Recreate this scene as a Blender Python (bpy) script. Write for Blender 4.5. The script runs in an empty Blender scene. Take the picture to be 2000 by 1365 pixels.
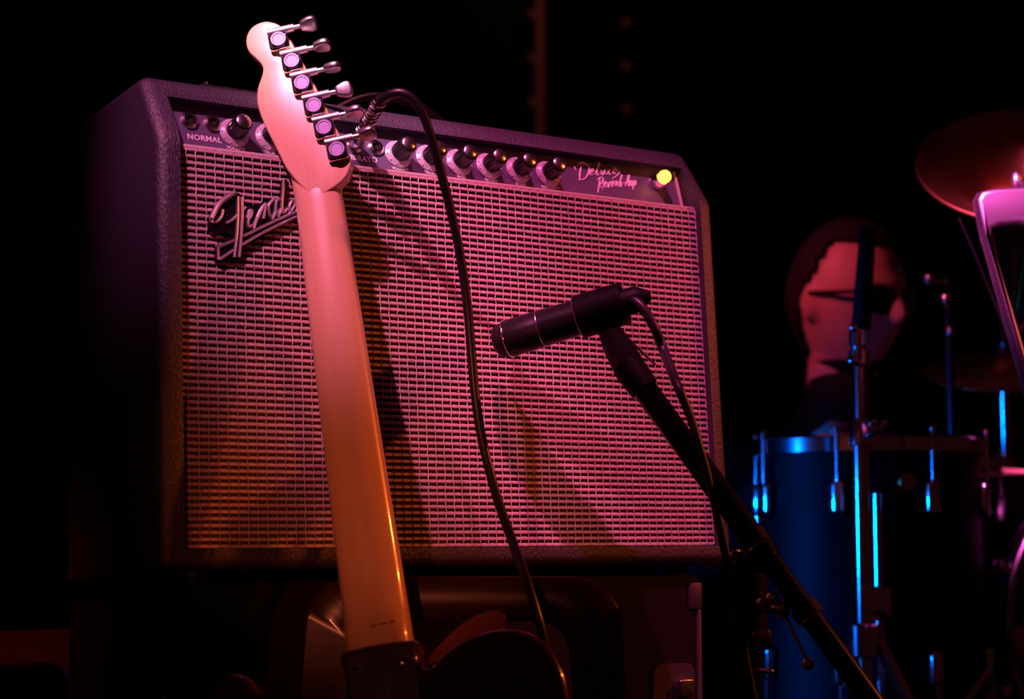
import bpy, bmesh, math, random
from mathutils import Vector, Matrix, noise
random.seed(7)
S = bpy.context.scene
COL = S.collection
V = Vector
# ------------------------------------------------------------------ camera
F = 3500.0                                     # focal length in pixels of the 2000 x 1365 frame
H0 = 0.88                                      # height of the amplifier's lower front edge
CAM = V((-0.580361, -1.425216, H0 + 0.034719))
CR = V((0.83746, -0.546498, 0.0)); CD = V((0.054635, 0.083723, -0.99499)); CF = V((0.54376, 0.833265, 0.099973))
cd = bpy.data.cameras.new('camera'); cam = bpy.data.objects.new('camera', cd); COL.objects.link(cam)
cd.sensor_width = 36.0; cd.lens = F / 2000 * 36; cd.clip_start = 0.02; cd.clip_end = 60
m = Matrix((CR, -CD, -CF)).transposed().to_4x4(); m.translation = CAM; cam.matrix_world = m
cd.dof.use_dof = True; cd.dof.focus_distance = 1.69; cd.dof.aperture_fstop = 4.4
S.camera = cam
# ------------------------------------------------------------------ colour, world, lights
S.view_settings.view_transform = 'Standard'; S.view_settings.look = 'None'
S.view_settings.exposure = 0.18; S.view_settings.gamma = 1.0; S.view_settings.use_curve_mapping = False
wd = bpy.data.worlds.new('world'); S.world = wd; wd.use_nodes = True
wd.node_tree.nodes['Background'].inputs[0].default_value = (1.0, 0.16, 0.14, 1)
wd.node_tree.nodes['Background'].inputs[1].default_value = 0.009

def spot(name, loc, aim, col, power, deg, blend, radius):
    d = bpy.data.lights.new(name, 'SPOT'); d.color = col; d.energy = power
    d.spot_size = math.radians(deg); d.spot_blend = blend; d.shadow_soft_size = radius
    o = bpy.data.objects.new(name, d); COL.objects.link(o); o.location = loc
    o.rotation_euler = (V(aim) - V(loc)).to_track_quat('-Z', 'Y').to_euler()
    return o
# magenta stage lamp high on the left, pink stage lamp above, red-orange lamp at the right, blue lamp behind
spot('stage_lamp_magenta', (-1.30, -1.05, H0 + 2.20), (0.09, 0.0, H0 + 0.44), (1.0, 0.22, 0.52), 360, 10.4, 1.0, 0.030)
spot('headstock_fill_spot', (-1.20, -1.15, H0 + 2.20), (0.11, 0.02, H0 + 0.58), (1.0, 0.45, 0.62), 520, 5.8, 1.0, 0.030)  # added tight spot that brightens the headstock like a hot beam centre
spot('stage_lamp_pink', (-0.42, -1.00, H0 + 2.90), (0.50, 0.0, H0 + 0.25), (1.0, 0.12, 0.42), 450, 11, 0.7, 0.035)
spot('stage_lamp_orange', (2.80, -1.60, H0 + 1.35), (0.46, -0.10, H0 + 0.00), (1.0, 0.15, 0.02), 150, 19, 0.7, 0.04)
spot('stage_lamp_amber', (-1.35, -1.75, H0 + 0.25), (0.13, -0.09, H0 + 0.10), (1.0, 0.17, 0.08), 50, 11.0, 1.0, 0.03)
spot('stage_lamp_blue', (-0.90, 1.30, 0.92), (1.45, 0.10, 0.72), (0.0, 0.13, 1.0), 230, 31, 1.0, 0.07)
spot('face_fill_spot', (-0.50, 0.90, 2.60), (1.38, 0.60, 1.27), (1.0, 0.08, 0.20), 115, 10, 0.9, 0.05)  # extra spot put in to light the drummer's face
spot('horn_fill_spot', (-1.10, -1.10, 2.55), (0.97, -0.07, 1.27), (1.0, 0.10, 0.60), 2400, 6, 0.8, 0.05)  # added spot, placed so the horn's slide reflects it towards the camera
spot('chair_fill_spot', (-1.10, -1.20, 1.70), (0.01, 0.40, 0.76), (1.0, 0.14, 0.06), 75, 9, 1.0, 0.04)  # weak spot added to lift the lower left chair out of the dark
spot('wall_fill_spot', (2.40, 2.20, 3.60), (2.95, 3.60, 2.45), (1.0, 0.20, 0.16), 5, 50, 1.0, 0.05)  # added red wash that makes the wall's joint strip visible

# ------------------------------------------------------------------ helpers
def P(x, y, z):
    """a point of the place seen at photograph pixel (x, y), z metres from the lens plane"""
    return CAM + (CR * ((x - 1000) / F) + CD * ((y - 682.5) / F) + CF) * z

MATS = {}
def mat(name, base=(0.5, 0.5, 0.5), rough=0.5, metal=0.0, spec=0.5, bump=None, var=None, coat=0.0, emit=None, sheen=0.0, trans=0.0):
    if name in MATS: return MATS[name]
    M = bpy.data.materials.new(name); M.use_nodes = True
    nt = M.node_tree; b = nt.nodes['Principled BSDF']
    b.inputs['Base Color'].default_value = (*base, 1); b.inputs['Roughness'].default_value = rough
    b.inputs['Metallic'].default_value = metal; b.inputs['Specular IOR Level'].default_value = spec
    b.inputs['Coat Weight'].default_value = coat; b.inputs['Coat Roughness'].default_value = 0.06
    b.inputs['Sheen Weight'].default_value = sheen; b.inputs['Transmission Weight'].default_value = trans
    if emit:
        b.inputs['Emission Color'].default_value = (*emit[0], 1); b.inputs['Emission Strength'].default_value = emit[1]
    tc = nt.nodes.new('ShaderNodeTexCoord')
    if var:                                     # (other colour, scale, (stretch xyz), sharpness)
        mp = nt.nodes.new('ShaderNodeMapping'); mp.inputs['Scale'].default_value = var[2]
        nt.links.new(tc.outputs['Object'], mp.inputs['Vector'])
        nz = nt.nodes.new('ShaderNodeTexNoise'); nz.inputs['Scale'].default_value = var[1]; nz.inputs['Detail'].default_value = 6
        nt.links.new(mp.outputs[0], nz.inputs['Vector'])
        rp = nt.nodes.new('ShaderNodeValToRGB'); w = var[3]
        rp.color_ramp.elements[0].position = 0.5 - w; rp.color_ramp.elements[1].position = 0.5 + w
        rp.color_ramp.elements[0].color = (*base, 1); rp.color_ramp.elements[1].color = (*var[0], 1)
        nt.links.new(nz.outputs[0], rp.inputs[0]); nt.links.new(rp.outputs[0], b.inputs['Base Color'])
    if bump:                                    # (kind, scale, strength, distance, stretch)
        mp = nt.nodes.new('ShaderNodeMapping'); mp.inputs['Scale'].default_value = bump[4]
        nt.links.new(tc.outputs['Object'], mp.inputs['Vector'])
        if bump[0] == 'v':
            t = nt.nodes.new('ShaderNodeTexVoronoi'); t.inputs['Scale'].default_value = bump[1]
        else:
            t = nt.nodes.new('ShaderNodeTexNoise'); t.inputs['Scale'].default_value = bump[1]; t.inputs['Detail'].default_value = 4
        nt.links.new(mp.outputs[0], t.inputs['Vector'])
        bp = nt.nodes.new('ShaderNodeBump'); bp.inputs['Strength'].default_value = bump[2]; bp.inputs['Distance'].default_value = bump[3]
        nt.links.new(t.outputs[0], bp.inputs['Height']); nt.links.new(bp.outputs[0], b.inputs['Normal'])
    MATS[name] = M
    return M

TOLEX = mat('black_tolex', (0.028, 0.019, 0.037), 0.50, spec=1.0, bump=('n', 520, 0.9, 0.0012, (1, 1, 0.45)))  # purple of the stage light mixed into the black base colour
BLACK = mat('black_plastic', (0.002, 0.002, 0.002), 0.55, spec=0.14)
RUBBER = mat('black_rubber', (0.012, 0.010, 0.012), 0.36, spec=0.7)
MATTE = mat('matte_black', (0.010, 0.009, 0.009), 0.75, spec=0.25)
PANEL = mat('panel_black', (0.11, 0.085, 0.15), 0.40, spec=0.6)  # black base lifted and tinted to carry the purple stage light
CHROME = mat('chrome', (0.86, 0.85, 0.86), 0.12, 1.0)
SATIN = mat('satin_metal', (0.62, 0.60, 0.64), 0.36, 1.0)
NICKEL = mat('worn_nickel', (0.70, 0.66, 0.62), 0.22, 1.0)
WHITE = mat('white_print', (0.85, 0.83, 0.83), 0.5)
MAPLE = mat('maple', (0.80, 0.55, 0.31), 0.30, spec=0.5, var=((0.70, 0.46, 0.24), 9, (14, 1.2, 8), 0.28), coat=1.0)
STRAND = mat('silver_cloth', (0.66, 0.51, 0.49), 0.55, spec=0.4, var=((0.48, 0.37, 0.35), 160, (1, 1, 1), 0.25))
TINSEL = mat('tinsel_thread', (0.72, 0.58, 0.52), 0.36, 0.5, bump=('n', 900, 0.8, 0.001, (1, 1, 1)))
CLOTHBACK = mat('cloth_ground', (0.085, 0.045, 0.040), 0.9, spec=0.1)

def tag(o, label=None, cat=None, group=None, kind=None):
    if label: o['label'] = label
    if cat: o['category'] = cat
    if group: o['group'] = group
    if kind: o['kind'] = kind
    return o

def empty(name, mw, label, cat, group=None):
    o = bpy.data.objects.new(name, None); COL.objects.link(o); o.empty_display_size = 0.05
    o.matrix_world = mw if isinstance(mw, Matrix) else Matrix.Translation(mw)
    return tag(o, label, cat, group)

def link(name, me, ma, parent=None, smooth=True, label=None):
    o = bpy.data.objects.new(name, me); COL.objects.link(o)
    if ma: me.materials.clear(); me.materials.append(ma)
    if smooth:
        me.polygons.foreach_set('use_smooth', [True] * len(me.polygons))
        try: me.set_sharp_from_angle(angle=math.radians(38))
        except Exception: pass
    if parent is not None: o.parent = parent
    if label: o['label'] = label
    return o

def fin(name, bm, ma, parent=None, smooth=True, label=None, mw=None):
    """bmesh (in world or parent space) -> object; mw: inverse transform from world into the parent's space"""
    if mw is not None: bmesh.ops.transform(bm, matrix=mw, verts=bm.verts)
    bmesh.ops.recalc_face_normals(bm, faces=bm.faces)
    me = bpy.data.meshes.new(name); bm.to_mesh(me); bm.free()
    return link(name, me, ma, parent, smooth, label)

def frames(path):
    T = []
    n = len(path)
    for i in range(n):
        a = path[max(i - 1, 0)]; b = path[min(i + 1, n - 1)]
        T.append((b - a).normalized())
    up = V((0, 0, 1)) if abs(T[0].z) < 0.9 else V((1, 0, 0))
    N = (up - T[0] * up.dot(T[0])).normalized(); out = []
    for t in T:
        N = (N - t * N.dot(t)).normalized(); out.append((t, N, t.cross(N)))
    return out

def tube(bm, path, r, n=12, cap=True, round_cap=False):
    path = [V(p) for p in path]; k = len(path)
    rs = r if isinstance(r, (list, tuple)) else [r] * k
    rings = []
    for (t, N, B), p, rr in zip(frames(path), path, rs):
        rings.append([bm.verts.new(p + (N * math.cos(a) + B * math.sin(a)) * rr) for a in [2 * math.pi * i / n for i in range(n)]])
    for a, b in zip(rings, rings[1:]):
        for i in range(n): bm.faces.new((a[i], a[(i + 1) % n], b[(i + 1) % n], b[i]))
    if cap:
        bm.faces.new(rings[0][::-1]); bm.faces.new(rings[-1])
    return bm

def spline(pts, sub=8):
    pts = [V(p) for p in pts]; out = []
    for i in range(len(pts) - 1):
        p0 = pts[max(i - 1, 0)]; p1 = pts[i]; p2 = pts[i + 1]; p3 = pts[min(i + 2, len(pts) - 1)]
        for j in range(sub):
            t = j / sub
            out.append(0.5 * ((2 * p1) + (p2 - p0) * t + (2 * p0 - 5 * p1 + 4 * p2 - p3) * t * t + (3 * p1 - p0 - 3 * p2 + p3) * t ** 3))
    out.append(pts[-1]); return out

def axis_m(o, z, x=None):
    """matrix with its z axis along z"""
    z = V(z).normalized(); x = V(x) if x is not None else (V((1, 0, 0)) if abs(z.x) < 0.9 else V((0, 1, 0)))
    x = (x - z * x.dot(z)).normalized(); y = z.cross(x)
    mm = Matrix((x, y, z)).transposed().to_4x4(); mm.translation = V(o); return mm

def lathe(bm, prof, mm=None, n=24, close=True):
    mm = mm or Matrix(); rings = []
    for r, z in prof:
        rr = max(r, 1e-5)
        rings.append([bm.verts.new(mm @ V((rr * math.cos(2 * math.pi * i / n), rr * math.sin(2 * math.pi * i / n), z))) for i in range(n)])
    for a, b in zip(rings, rings[1:]):
        for i in range(n): bm.faces.new((a[i], a[(i + 1) % n], b[(i + 1) % n], b[i]))
    if close:
        bm.faces.new(rings[0][::-1]); bm.faces.new(rings[-1])
    return bm

def torus(bm, R, r, mm=None, n=40, k=10):
    mm = mm or Matrix(); rings = []
    for i in range(n):
        a = 2 * math.pi * i / n
        rings.append([bm.verts.new(mm @ V(((R + r * math.cos(b)) * math.cos(a), (R + r * math.cos(b)) * math.sin(a), r * math.sin(b)))) for b in [2 * math.pi * j / k for j in range(k)]])
    for i in range(n):
        A, B = rings[i], rings[(i + 1) % n]
        for j in range(k): bm.faces.new((A[j], B[j], B[(j + 1) % k], A[(j + 1) % k]))
    return bm

def box(bm, a, b, bev=0.0, mm=None, seg=2):
    t = bmesh.new(); bmesh.ops.create_cube(t, size=1)
    a = V(a); b = V(b)
    for v in t.verts: v.co = V(((a.x + b.x) / 2 + v.co.x * (b.x - a.x), (a.y + b.y) / 2 + v.co.y * (b.y - a.y), (a.z + b.z) / 2 + v.co.z * (b.z - a.z)))
    if bev: bmesh.ops.bevel(t, geom=t.edges[:], offset=bev, segments=seg, affect='EDGES', profile=0.5)
    if mm: bmesh.ops.transform(t, matrix=mm, verts=t.verts)
    merge(bm, t); return bm

def merge(bm, t):
    me = bpy.data.meshes.new('t'); t.to_mesh(me); t.free(); bm.from_mesh(me); bpy.data.meshes.remove(me)

def prism(bm, poly, h0, h1, mm=None, bev=0.0, seg=3, sides=False):
    """extrude a 2d outline from h0 to h1 along the local z; bev rounds the rims"""
    t = bmesh.new()
    lo = [t.verts.new((p[0], p[1], h0)) for p in poly]; hi = [t.verts.new((p[0], p[1], h1)) for p in poly]
    fl = t.faces.new(lo[::-1]); fh = t.faces.new(hi); n = len(poly)
    for i in range(n): t.faces.new((lo[i], lo[(i + 1) % n], hi[(i + 1) % n], hi[i]))
    bmesh.ops.recalc_face_normals(t, faces=t.faces)
    if bev:
        es = list(t.edges) if sides else [e for e in t.edges if (e.verts[0].co.z == e.verts[1].co.z)]
        bmesh.ops.bevel(t, geom=es, offset=bev, segments=seg, affect='EDGES', profile=0.5, clamp_overlap=True)
    if mm: bmesh.ops.transform(t, matrix=mm, verts=t.verts)
    merge(bm, t); return bm

def rrect(x0, x1, y0, y1, r, k=6):
    out = []
    for cx, cy, a0 in ((x1 - r, y1 - r, 0), (x0 + r, y1 - r, 90), (x0 + r, y0 + r, 180), (x1 - r, y0 + r, 270)):
        for i in range(k + 1):
            a = math.radians(a0 + 90 * i / k); out.append((cx + r * math.cos(a), cy + r * math.sin(a)))
    return out

def smooth2(poly, sub=4):
    n = len(poly); out = []
    for i in range(n):
        p0, p1, p2, p3 = [V((*poly[(i + d) % n], 0)) for d in (-1, 0, 1, 2)]
        for j in range(sub):
            t = j / sub
            q = 0.5 * ((2 * p1) + (p2 - p0) * t + (2 * p0 - 5 * p1 + 4 * p2 - p3) * t * t + (3 * p1 - p0 - 3 * p2 + p3) * t ** 3)
            out.append((q.x, q.y))
    return out

def ball(bm, c, r, n=16, sc=(1, 1, 1), mm=None):
    t = bmesh.new(); bmesh.ops.create_uvsphere(t, u_segments=n, v_segments=max(6, n // 2), radius=1)
    for v in t.verts: v.co = V((v.co.x * r * sc[0], v.co.y * r * sc[1], v.co.z * r * sc[2]))
    if mm: bmesh.ops.transform(t, matrix=mm, verts=t.verts)
    bmesh.ops.translate(t, vec=V(c), verts=t.verts); merge(bm, t); return bm

def raw(name, verts, faces, ma, parent=None, smooth=True, label=None):
    me = bpy.data.meshes.new(name); me.from_pydata(verts, [], faces); me.update()
    return link(name, me, ma, parent, smooth, label)

def evaluated(o, name):
    dg = bpy.context.evaluated_depsgraph_get()
    return bpy.data.meshes.new_from_object(o.evaluated_get(dg))

def lettering(name, text, size, ma, parent, mm, depth=0.0002, spacing=1.0, align='LEFT'):
    cu = bpy.data.curves.new('txt', 'FONT'); cu.body = text; cu.size = size; cu.extrude = depth; cu.align_x = align
    cu.space_character = spacing; cu.resolution_u = 3; cu.offset = size * 0.012
    o = bpy.data.objects.new('txt', cu); COL.objects.link(o); bpy.context.view_layer.update()
    me = evaluated(o, name); bpy.data.objects.remove(o); bpy.data.curves.remove(cu)
    me.transform(mm); me.name = name
    return link(name, me, ma, parent, smooth=False)

# ------------------------------------------------------------------ setting
FLOORM = mat('stage_floor_black', (0.020, 0.014, 0.012), 0.55, var=((0.035, 0.022, 0.018), 3, (1, 8, 1), 0.3))
WALLM = mat('black_painted_wall', (0.0035, 0.003, 0.003), 0.7, spec=0.2, bump=('n', 40, 0.2, 0.004, (1, 1, 1)))
bm = bmesh.new(); box(bm, (-5, -4, -0.05), (7, 4.2, 0)); tag(fin('floor', bm, FLOORM, smooth=False), 'black painted stage floor boards under everything', kind='structure')
bm = bmesh.new(); box(bm, (-5, 3.62, 0), (7, 3.70, 4.2)); wall = tag(fin('wall_back', bm, WALLM, smooth=False), 'black wall behind the stage in darkness', kind='structure')
def wall_at(px, py, Y):
    d = CR * ((px - 1000) / F) + CD * ((py - 682.5) / F) + CF
    return CAM + d * ((Y - CAM.y) / d.y)
xs = wall_at(1057, 120, 3.59).x
STRIPM = mat('dull_steel_strip', (0.60, 0.50, 0.48), 0.6, 0.2)
bm = bmesh.new(); box(bm, (xs - 0.016, 3.592, 0), (xs + 0.016, 3.62, 4.2), 0.004); fin('joint_strip', bm, STRIPM, wall)
for k in range(-3, 3):                          # black wall boards either side of the joint
    bm = bmesh.new(); x0 = xs + 0.02 + k * 1.22
    box(bm, (x0, 3.60, 0.02), (x0 + 1.19, 3.62, 4.15), 0.004); fin('board', bm, WALLM, wall, smooth=False)
sb = bmesh.new(); lathe(sb, [(0.017, 0), (0.017, 0.004), (0.011, 0.009), (0.0, 0.010)], n=14)
bmesh.ops.recalc_face_normals(sb, faces=sb.faces); sme = bpy.data.meshes.new('screw'); sb.to_mesh(sme); sb.free(); sme.materials.append(STRIPM)
for px, py in ((1040, 28), (1040, 115), (1041, 201), (1223, 46), (1223, 130), (1224, 214)):
    p = wall_at(px, py, 3.60); o = link('screw', sme, None, wall); o.matrix_world = axis_m((p.x, 3.601, p.z), (0, -1, 0))

# ------------------------------------------------------------------ guitar amplifier
TH = math.radians(4.1816)
AMPM = Matrix(((1, 0, 0), (0, math.cos(TH), math.sin(TH)), (0, -math.sin(TH), math.cos(TH)))).to_4x4(); AMPM.translation = V((0, 0, H0))
AMPI = AMPM.inverted()
amp = empty('guitar_amplifier', AMPM, 'black guitar combo amplifier with silver grille cloth and a row of knobs', 'amplifier')
W_, H_, D_ = 0.622, 0.445, 0.241
SL, ZB, GY = 0.042, 0.379, 0.0095
XL, XR, GB, GT = 0.0205, 0.6045, 0.021, 0.374
bm = bmesh.new()
prof = [(0, 0), (0, ZB), (SL, H_), (D_, H_), (D_, 0)]
mm = Matrix(((0, 0, 1, 0), (1, 0, 0, 0), (0, 1, 0, 0), (0, 0, 0, 1)))          # (a, b, h) -> (x=h, y=a, z=b)
prism(bm, prof, 0, W_, mm, 0.010, 4, sides=True)
cabinet = fin('cabinet', bm, TOLEX)
bm = bmesh.new(); prism(bm, [(-0.05, 0.0185), (0.050, 0.0185), (0.050, 0.36), (0.115, 0.4235), (-0.05, 0.4235)], XL, XR, mm)
cut = fin('cut', bm, None, smooth=False)
md = cabinet.modifiers.new('b', 'BOOLEAN'); md.object = cut; md.operation = 'DIFFERENCE'; md.solver = 'EXACT'
bpy.context.view_layer.update()
me = evaluated(cabinet, 'cabinet'); bpy.data.objects.remove(cabinet); bpy.data.objects.remove(cut)
cabinet = link('cabinet', me, TOLEX, amp)
# baffle and grille cloth
bm = bmesh.new(); box(bm, (XL, GY + 0.0016, GB - 0.001), (XR, 0.047, GT - 0.002)); grille = fin('grille_cloth', bm, CLOTHBACK, amp, smooth=False, label='silver woven grille cloth with dark gaps')
PC, PR = 0.00910, 0.00588
nc = int((XR - XL) / PC); nr = int((GT - 0.004 - GB) / PR)
pc = (XR - XL) / nc; pr = (GT - 0.003 - GB) / nr
vs, fs = [], []
sec = [(0.00168, 0.0003), (0.0010, -0.0008), (-0.0010, -0.0008), (-0.00168, 0.0003)]
for r in range(nr + 1):
    z = GB + r * pr; base = len(vs)
    for i in range(nc * 2 + 1):
        x = XL + i * pc / 2
        sw = 0.82 if i % 2 == 0 else 1.06
        oy = (0.0003 if i % 2 == 0 else -0.0001) + 0.00012 * noise.noise(V((x * 300, z * 300, 1)))
        oz = 0.00022 * noise.noise(V((x * 90, z * 200, 3)))
        for dz, dy in sec: vs.append((x, GY + oy + dy, z + dz * sw + oz))
    for i in range(nc * 2):
        for k in range(3):
            a = base + i * 4 + k; fs.append((a, a + 1, a + 5, a + 4))
o = raw('weft_strands', vs, fs, STRAND, grille); o['kind'] = 'stuff'
vs, fs = [], []
for c in range(nc + 1):
    base = len(vs); hw = 0.00046 * random.uniform(0.85, 1.15)
    for j in range(nr * 2 + 1):
        z = GB + j * pr / 2; x = XL + c * pc + (0.00032 if (j // 2) % 2 else -0.00032) + 0.0003 * noise.noise(V((c * 3.1, z * 40, 0)))
        oy = -0.0010 if j % 2 == 0 else -0.0004
        for dx, dy in ((-1, 0.0005), (0, -0.0003), (1, 0.0005)): vs.append((x + dx * hw, GY + oy + dy, z))
    for j in range(nr * 2):
        for k in range(2):
            a = base + j * 3 + k; fs.append((a, a + 1, a + 4, a + 3))
o = raw('warp_threads', vs, fs, TINSEL, grille); o['kind'] = 'stuff'
# slanted control panel
sv = V((0, 0.0125, 0.050)).normalized(); nv = V((0, -sv.z, sv.y)); P0 = V((0, 0.026, 0.372))
def pan(x, s, h=0.0): return P0 + V((x, 0, 0)) + sv * s + nv * h
def panm(x, s, h=0.0):
    q = Matrix((V((1, 0, 0)), sv, nv)).transposed().to_4x4(); q.translation = pan(x, s, h); return q
bm = bmesh.new(); box(bm, (XL + 0.0005, -0.003, -0.004), (XR - 0.0005, 0.056, 0.0), 0.0, panm(0, 0)); panel = fin('control_panel', bm, PANEL, amp, smooth=False)
bm = bmesh.new(); box(bm, (XL + 0.0005, GY - 0.0005, 0.3722), (XR - 0.0005, 0.0275, 0.3755), 0.0008); fin('trim_strip', bm, mat('trim_fabric', (0.62, 0.50, 0.48), 0.5), amp)
bm = bmesh.new(); box(bm, (XR - 0.0045, 0.003, 0.0), (XR - 0.002, 0.050, 0.003), 0.0006, panm(0, 0)); fin('trim_strip', bm, mat('trim_fabric'), amp)
KNOBB = mat('knob_black', (0.010, 0.010, 0.011), 0.28, spec=0.5)
CAPM = mat('tuner_cap_metal', (0.075, 0.07, 0.11), 0.42, 1.0)
SKIRT = mat('knob_skirt', (0.42, 0.38, 0.44), 0.30, spec=0.6)
def knob_meshes():
    out = []
    b = bmesh.new(); prf = [(0.0098, 0.003), (0.0090, 0.0215), (0.0082, 0.0228), (0.0, 0.0228)]
    n = 40; rings = []
    for r, z in prf:
        ring = []
        for i in range(n):
            a = 2 * math.pi * i / n; rr = r * (1.0 if (i % 2 == 0 or r < 0.001) else 0.955)
            ring.append(b.verts.new((max(rr, 1e-5) * math.cos(a), max(rr, 1e-5) * math.sin(a), z)))
        rings.append(ring)
    for A, B in zip(rings, rings[1:]):
        for i in range(n): b.faces.new((A[i], A[(i + 1) % n], B[(i + 1) % n], B[i]))
    out.append(('grip', b, KNOBB))
    b = bmesh.new(); lathe(b, [(0.0, 0.0006), (0.0146, 0.0006), (0.0144, 0.0016), (0.0115, 0.0040), (0.0098, 0.0050), (0.0, 0.0050)], n=32); out.append(('skirt', b, SKIRT))
    b = bmesh.new(); lathe(b, [(0.0072, 0.0226), (0.0072, 0.0236), (0.0058, 0.0246), (0.0, 0.0250)], n=24); out.append(('cap', b, mat('knob_cap_metal', (0.85, 0.82, 0.86), 0.24, 1.0)))
    b = bmesh.new()
    for i in range(10):
        a = math.radians(-60 + 30 * i); mq = Matrix.Rotation(a, 4, 'Z')
        box(b, (0.0118, -0.0004, 0.0020), (0.0138, 0.0004, 0.0036), 0, mq)
    out.append(('dial_marks', b, WHITE))
    res = []
    for nme, b, ma in out:
        bmesh.ops.recalc_face_normals(b, faces=b.faces); me = bpy.data.meshes.new(nme); b.to_mesh(me); b.free()
        me.polygons.foreach_set('use_smooth', [True] * len(me.polygons)); me.set_sharp_from_angle(angle=math.radians(35)); me.materials.append(ma); res.append((nme, me))
    return res
KM = knob_meshes()
names = ['VOLUME', 'TREBLE', 'BASS', 'VOLUME', 'TREBLE', 'BASS', 'REVERB', 'SPEED', 'INTENSITY']
for i, x in enumerate((0.0864, 0.122, 0.1575, 0.2581, 0.2925, 0.3271, 0.3618, 0.3972, 0.4332)):
    root = link('knob', KM[0][1], None, amp, smooth=False); root.matrix_local = panm(x, 0.0270, 0.0) @ Matrix.Rotation(math.radians(random.uniform(0, 200)), 4, 'Z')
    for nme, me in KM[1:]:
        c = link(nme, me, None, root, smooth=False)
    lettering('lettering', names[i], 0.0046, WHITE, amp, panm(x, 0.0100, 0.0003), align='CENTER')
def jack(x, s):
    b = bmesh.new(); lathe(b, [(0.0085, 0.0), (0.0085, 0.0018), (0.0072, 0.0030), (0.0060, 0.0042), (0.0034, 0.0042), (0.0032, -0.002), (0.0, -0.002)], panm(x, s), 6 * 4)
    j = fin('input_jack', b, NICKEL, amp)
    b = bmesh.new(); lathe(b, [(0.0, 0.0006), (0.0030, 0.0006), (0.0030, 0.0026), (0.0, 0.0024)], panm(x, s), 16); fin('socket_hole', b, MATTE, j)
for x, s in ((0.0433, 0.0341), (0.0657, 0.0341), (0.2108, 0.0310), (0.2342, 0.0315)): jack(x, s)
lettering('lettering', 'NORMAL', 0.0078, WHITE, amp, panm(0.0395, 0.0150, 0.0003), spacing=1.06)
lettering('lettering', 'VIBRATO', 0.0078, WHITE, amp, panm(0.2005, 0.0150, 0.0003), spacing=1.06)
# script lettering "Deluxe Reverb-Amp"
def strokes(parent, name, lines, ma, place, r, lift=0.0):
    b = bmesh.new()
    for ln in lines:
        pts = spline([place(px, py) for px, py in ln], 5)
        k = len(pts); rr = [r * (0.75 + 0.5 * math.sin(math.pi * min(1, i / max(k - 1, 1)))) for i in range(k)]
        tube(b, pts, rr, 6)
    return fin(name, b, ma, parent)
GLY = {'D': ([(0.05, 0.95), (0.02, 0.5), (0.05, 0.0)], [(-0.25, 0.85), (-0.15, 1.05), (0.2, 1.08), (0.62, 0.85), (0.66, 0.4), (0.4, 0.03), (-0.05, -0.02)]),
       'e': ([(0.0, 0.2), (0.22, 0.28), (0.3, 0.42), (0.18, 0.5), (0.06, 0.3), (0.12, 0.04), (0.4, 0.1)],),
       'l': ([(0.0, 0.1), (0.2, 0.6), (0.26, 0.98), (0.14, 0.9), (0.12, 0.3), (0.2, 0.0), (0.36, 0.1)],),
       'u': ([(0.0, 0.45), (0.05, 0.1), (0.18, 0.0), (0.34, 0.45), (0.34, 0.1), (0.5, 0.08)],),
       'x': ([(0.0, 0.45), (0.14, 0.3), (0.28, 0.0), (0.4, 0.06)], [(0.36, 0.46), (0.18, 0.25), (0.0, 0.0)]),
       'R': ([(0.08, 0.95), (0.04, 0.4), (-0.02, -0.3)], [(-0.25, 0.8), (0.0, 1.0), (0.4, 1.02), (0.5, 0.78), (0.34, 0.52), (0.06, 0.46), (0.36, 0.2), (0.62, 0.0)]),
       'v': ([(0.0, 0.45), (0.1, 0.05), (0.18, 0.02), (0.32, 0.46), (0.44, 0.4)],),
       'r': ([(0.0, 0.1), (0.1, 0.5), (0.14, 0.42), (0.28, 0.44), (0.24, 0.1), (0.4, 0.05)],),
       'b': ([(0.0, 0.1), (0.2, 0.9), (0.24, 1.0), (0.12, 0.6), (0.1, 0.05), (0.3, 0.04), (0.36, 0.3), (0.2, 0.4)],),
       '-': ([(0.04, 0.3), (0.26, 0.32)],),
       'A': ([(0.0, 0.0), (0.2, 0.5), (0.36, 1.0), (0.4, 0.4), (0.44, 0.0)], [(0.1, 0.34), (0.5, 0.4)]),
       'm': ([(0.0, 0.0), (0.04, 0.44), (0.06, 0.3), (0.18, 0.46), (0.2, 0.0), (0.22, 0.3), (0.36, 0.44), (0.38, 0.04), (0.5, 0.1)],),
       'p': ([(0.05, 0.45), (0.03, -0.35)], [(0.04, 0.3), (0.2, 0.46), (0.32, 0.3), (0.22, 0.06), (0.06, 0.06)])}
ADV = {'D': 0.80, 'R': 0.66, 'A': 0.54, 'm': 0.52, '-': 0.30}
def script_line(word, x, s, h, slope):
    L = []; cx = 0.0
    for ch in word:
        for st in GLY[ch]: L.append([(x + (cx + a + 0.18 * b) * h * 0.86, s + b * h + slope * cx * h) for a, b in st])
        cx += ADV.get(ch, 0.40)
    return L
def pn(px, py, lift=0.0005):                    # photograph pixel on the control panel's own plane -> amp space
    o = AMPI @ CAM; e = AMPI.to_3x3() @ (CR * ((px - 1000) / F) + CD * ((py - 682.5) / F) + CF)
    return o + e * (((P0 - o).dot(nv)) / e.dot(nv)) + nv * lift
def script_px(word, x, y, h, slope, wide):
    L = []; cx = 0.0
    for ch in word:
        k = h * (1.25 if ch == 'D' else 1.0); dy = 7 if ch == 'D' else (3 if ch == 'R' else 0)
        for st in GLY[ch]: L.append([(x + (cx * h + a * k + 0.15 * b_ * k) * wide, y + dy - b_ * k + slope * cx * h * wide) for a, b_ in st])
        cx += ADV.get(ch, 0.53) * (1.25 if ch == 'D' else 1.0)
    return L
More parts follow.
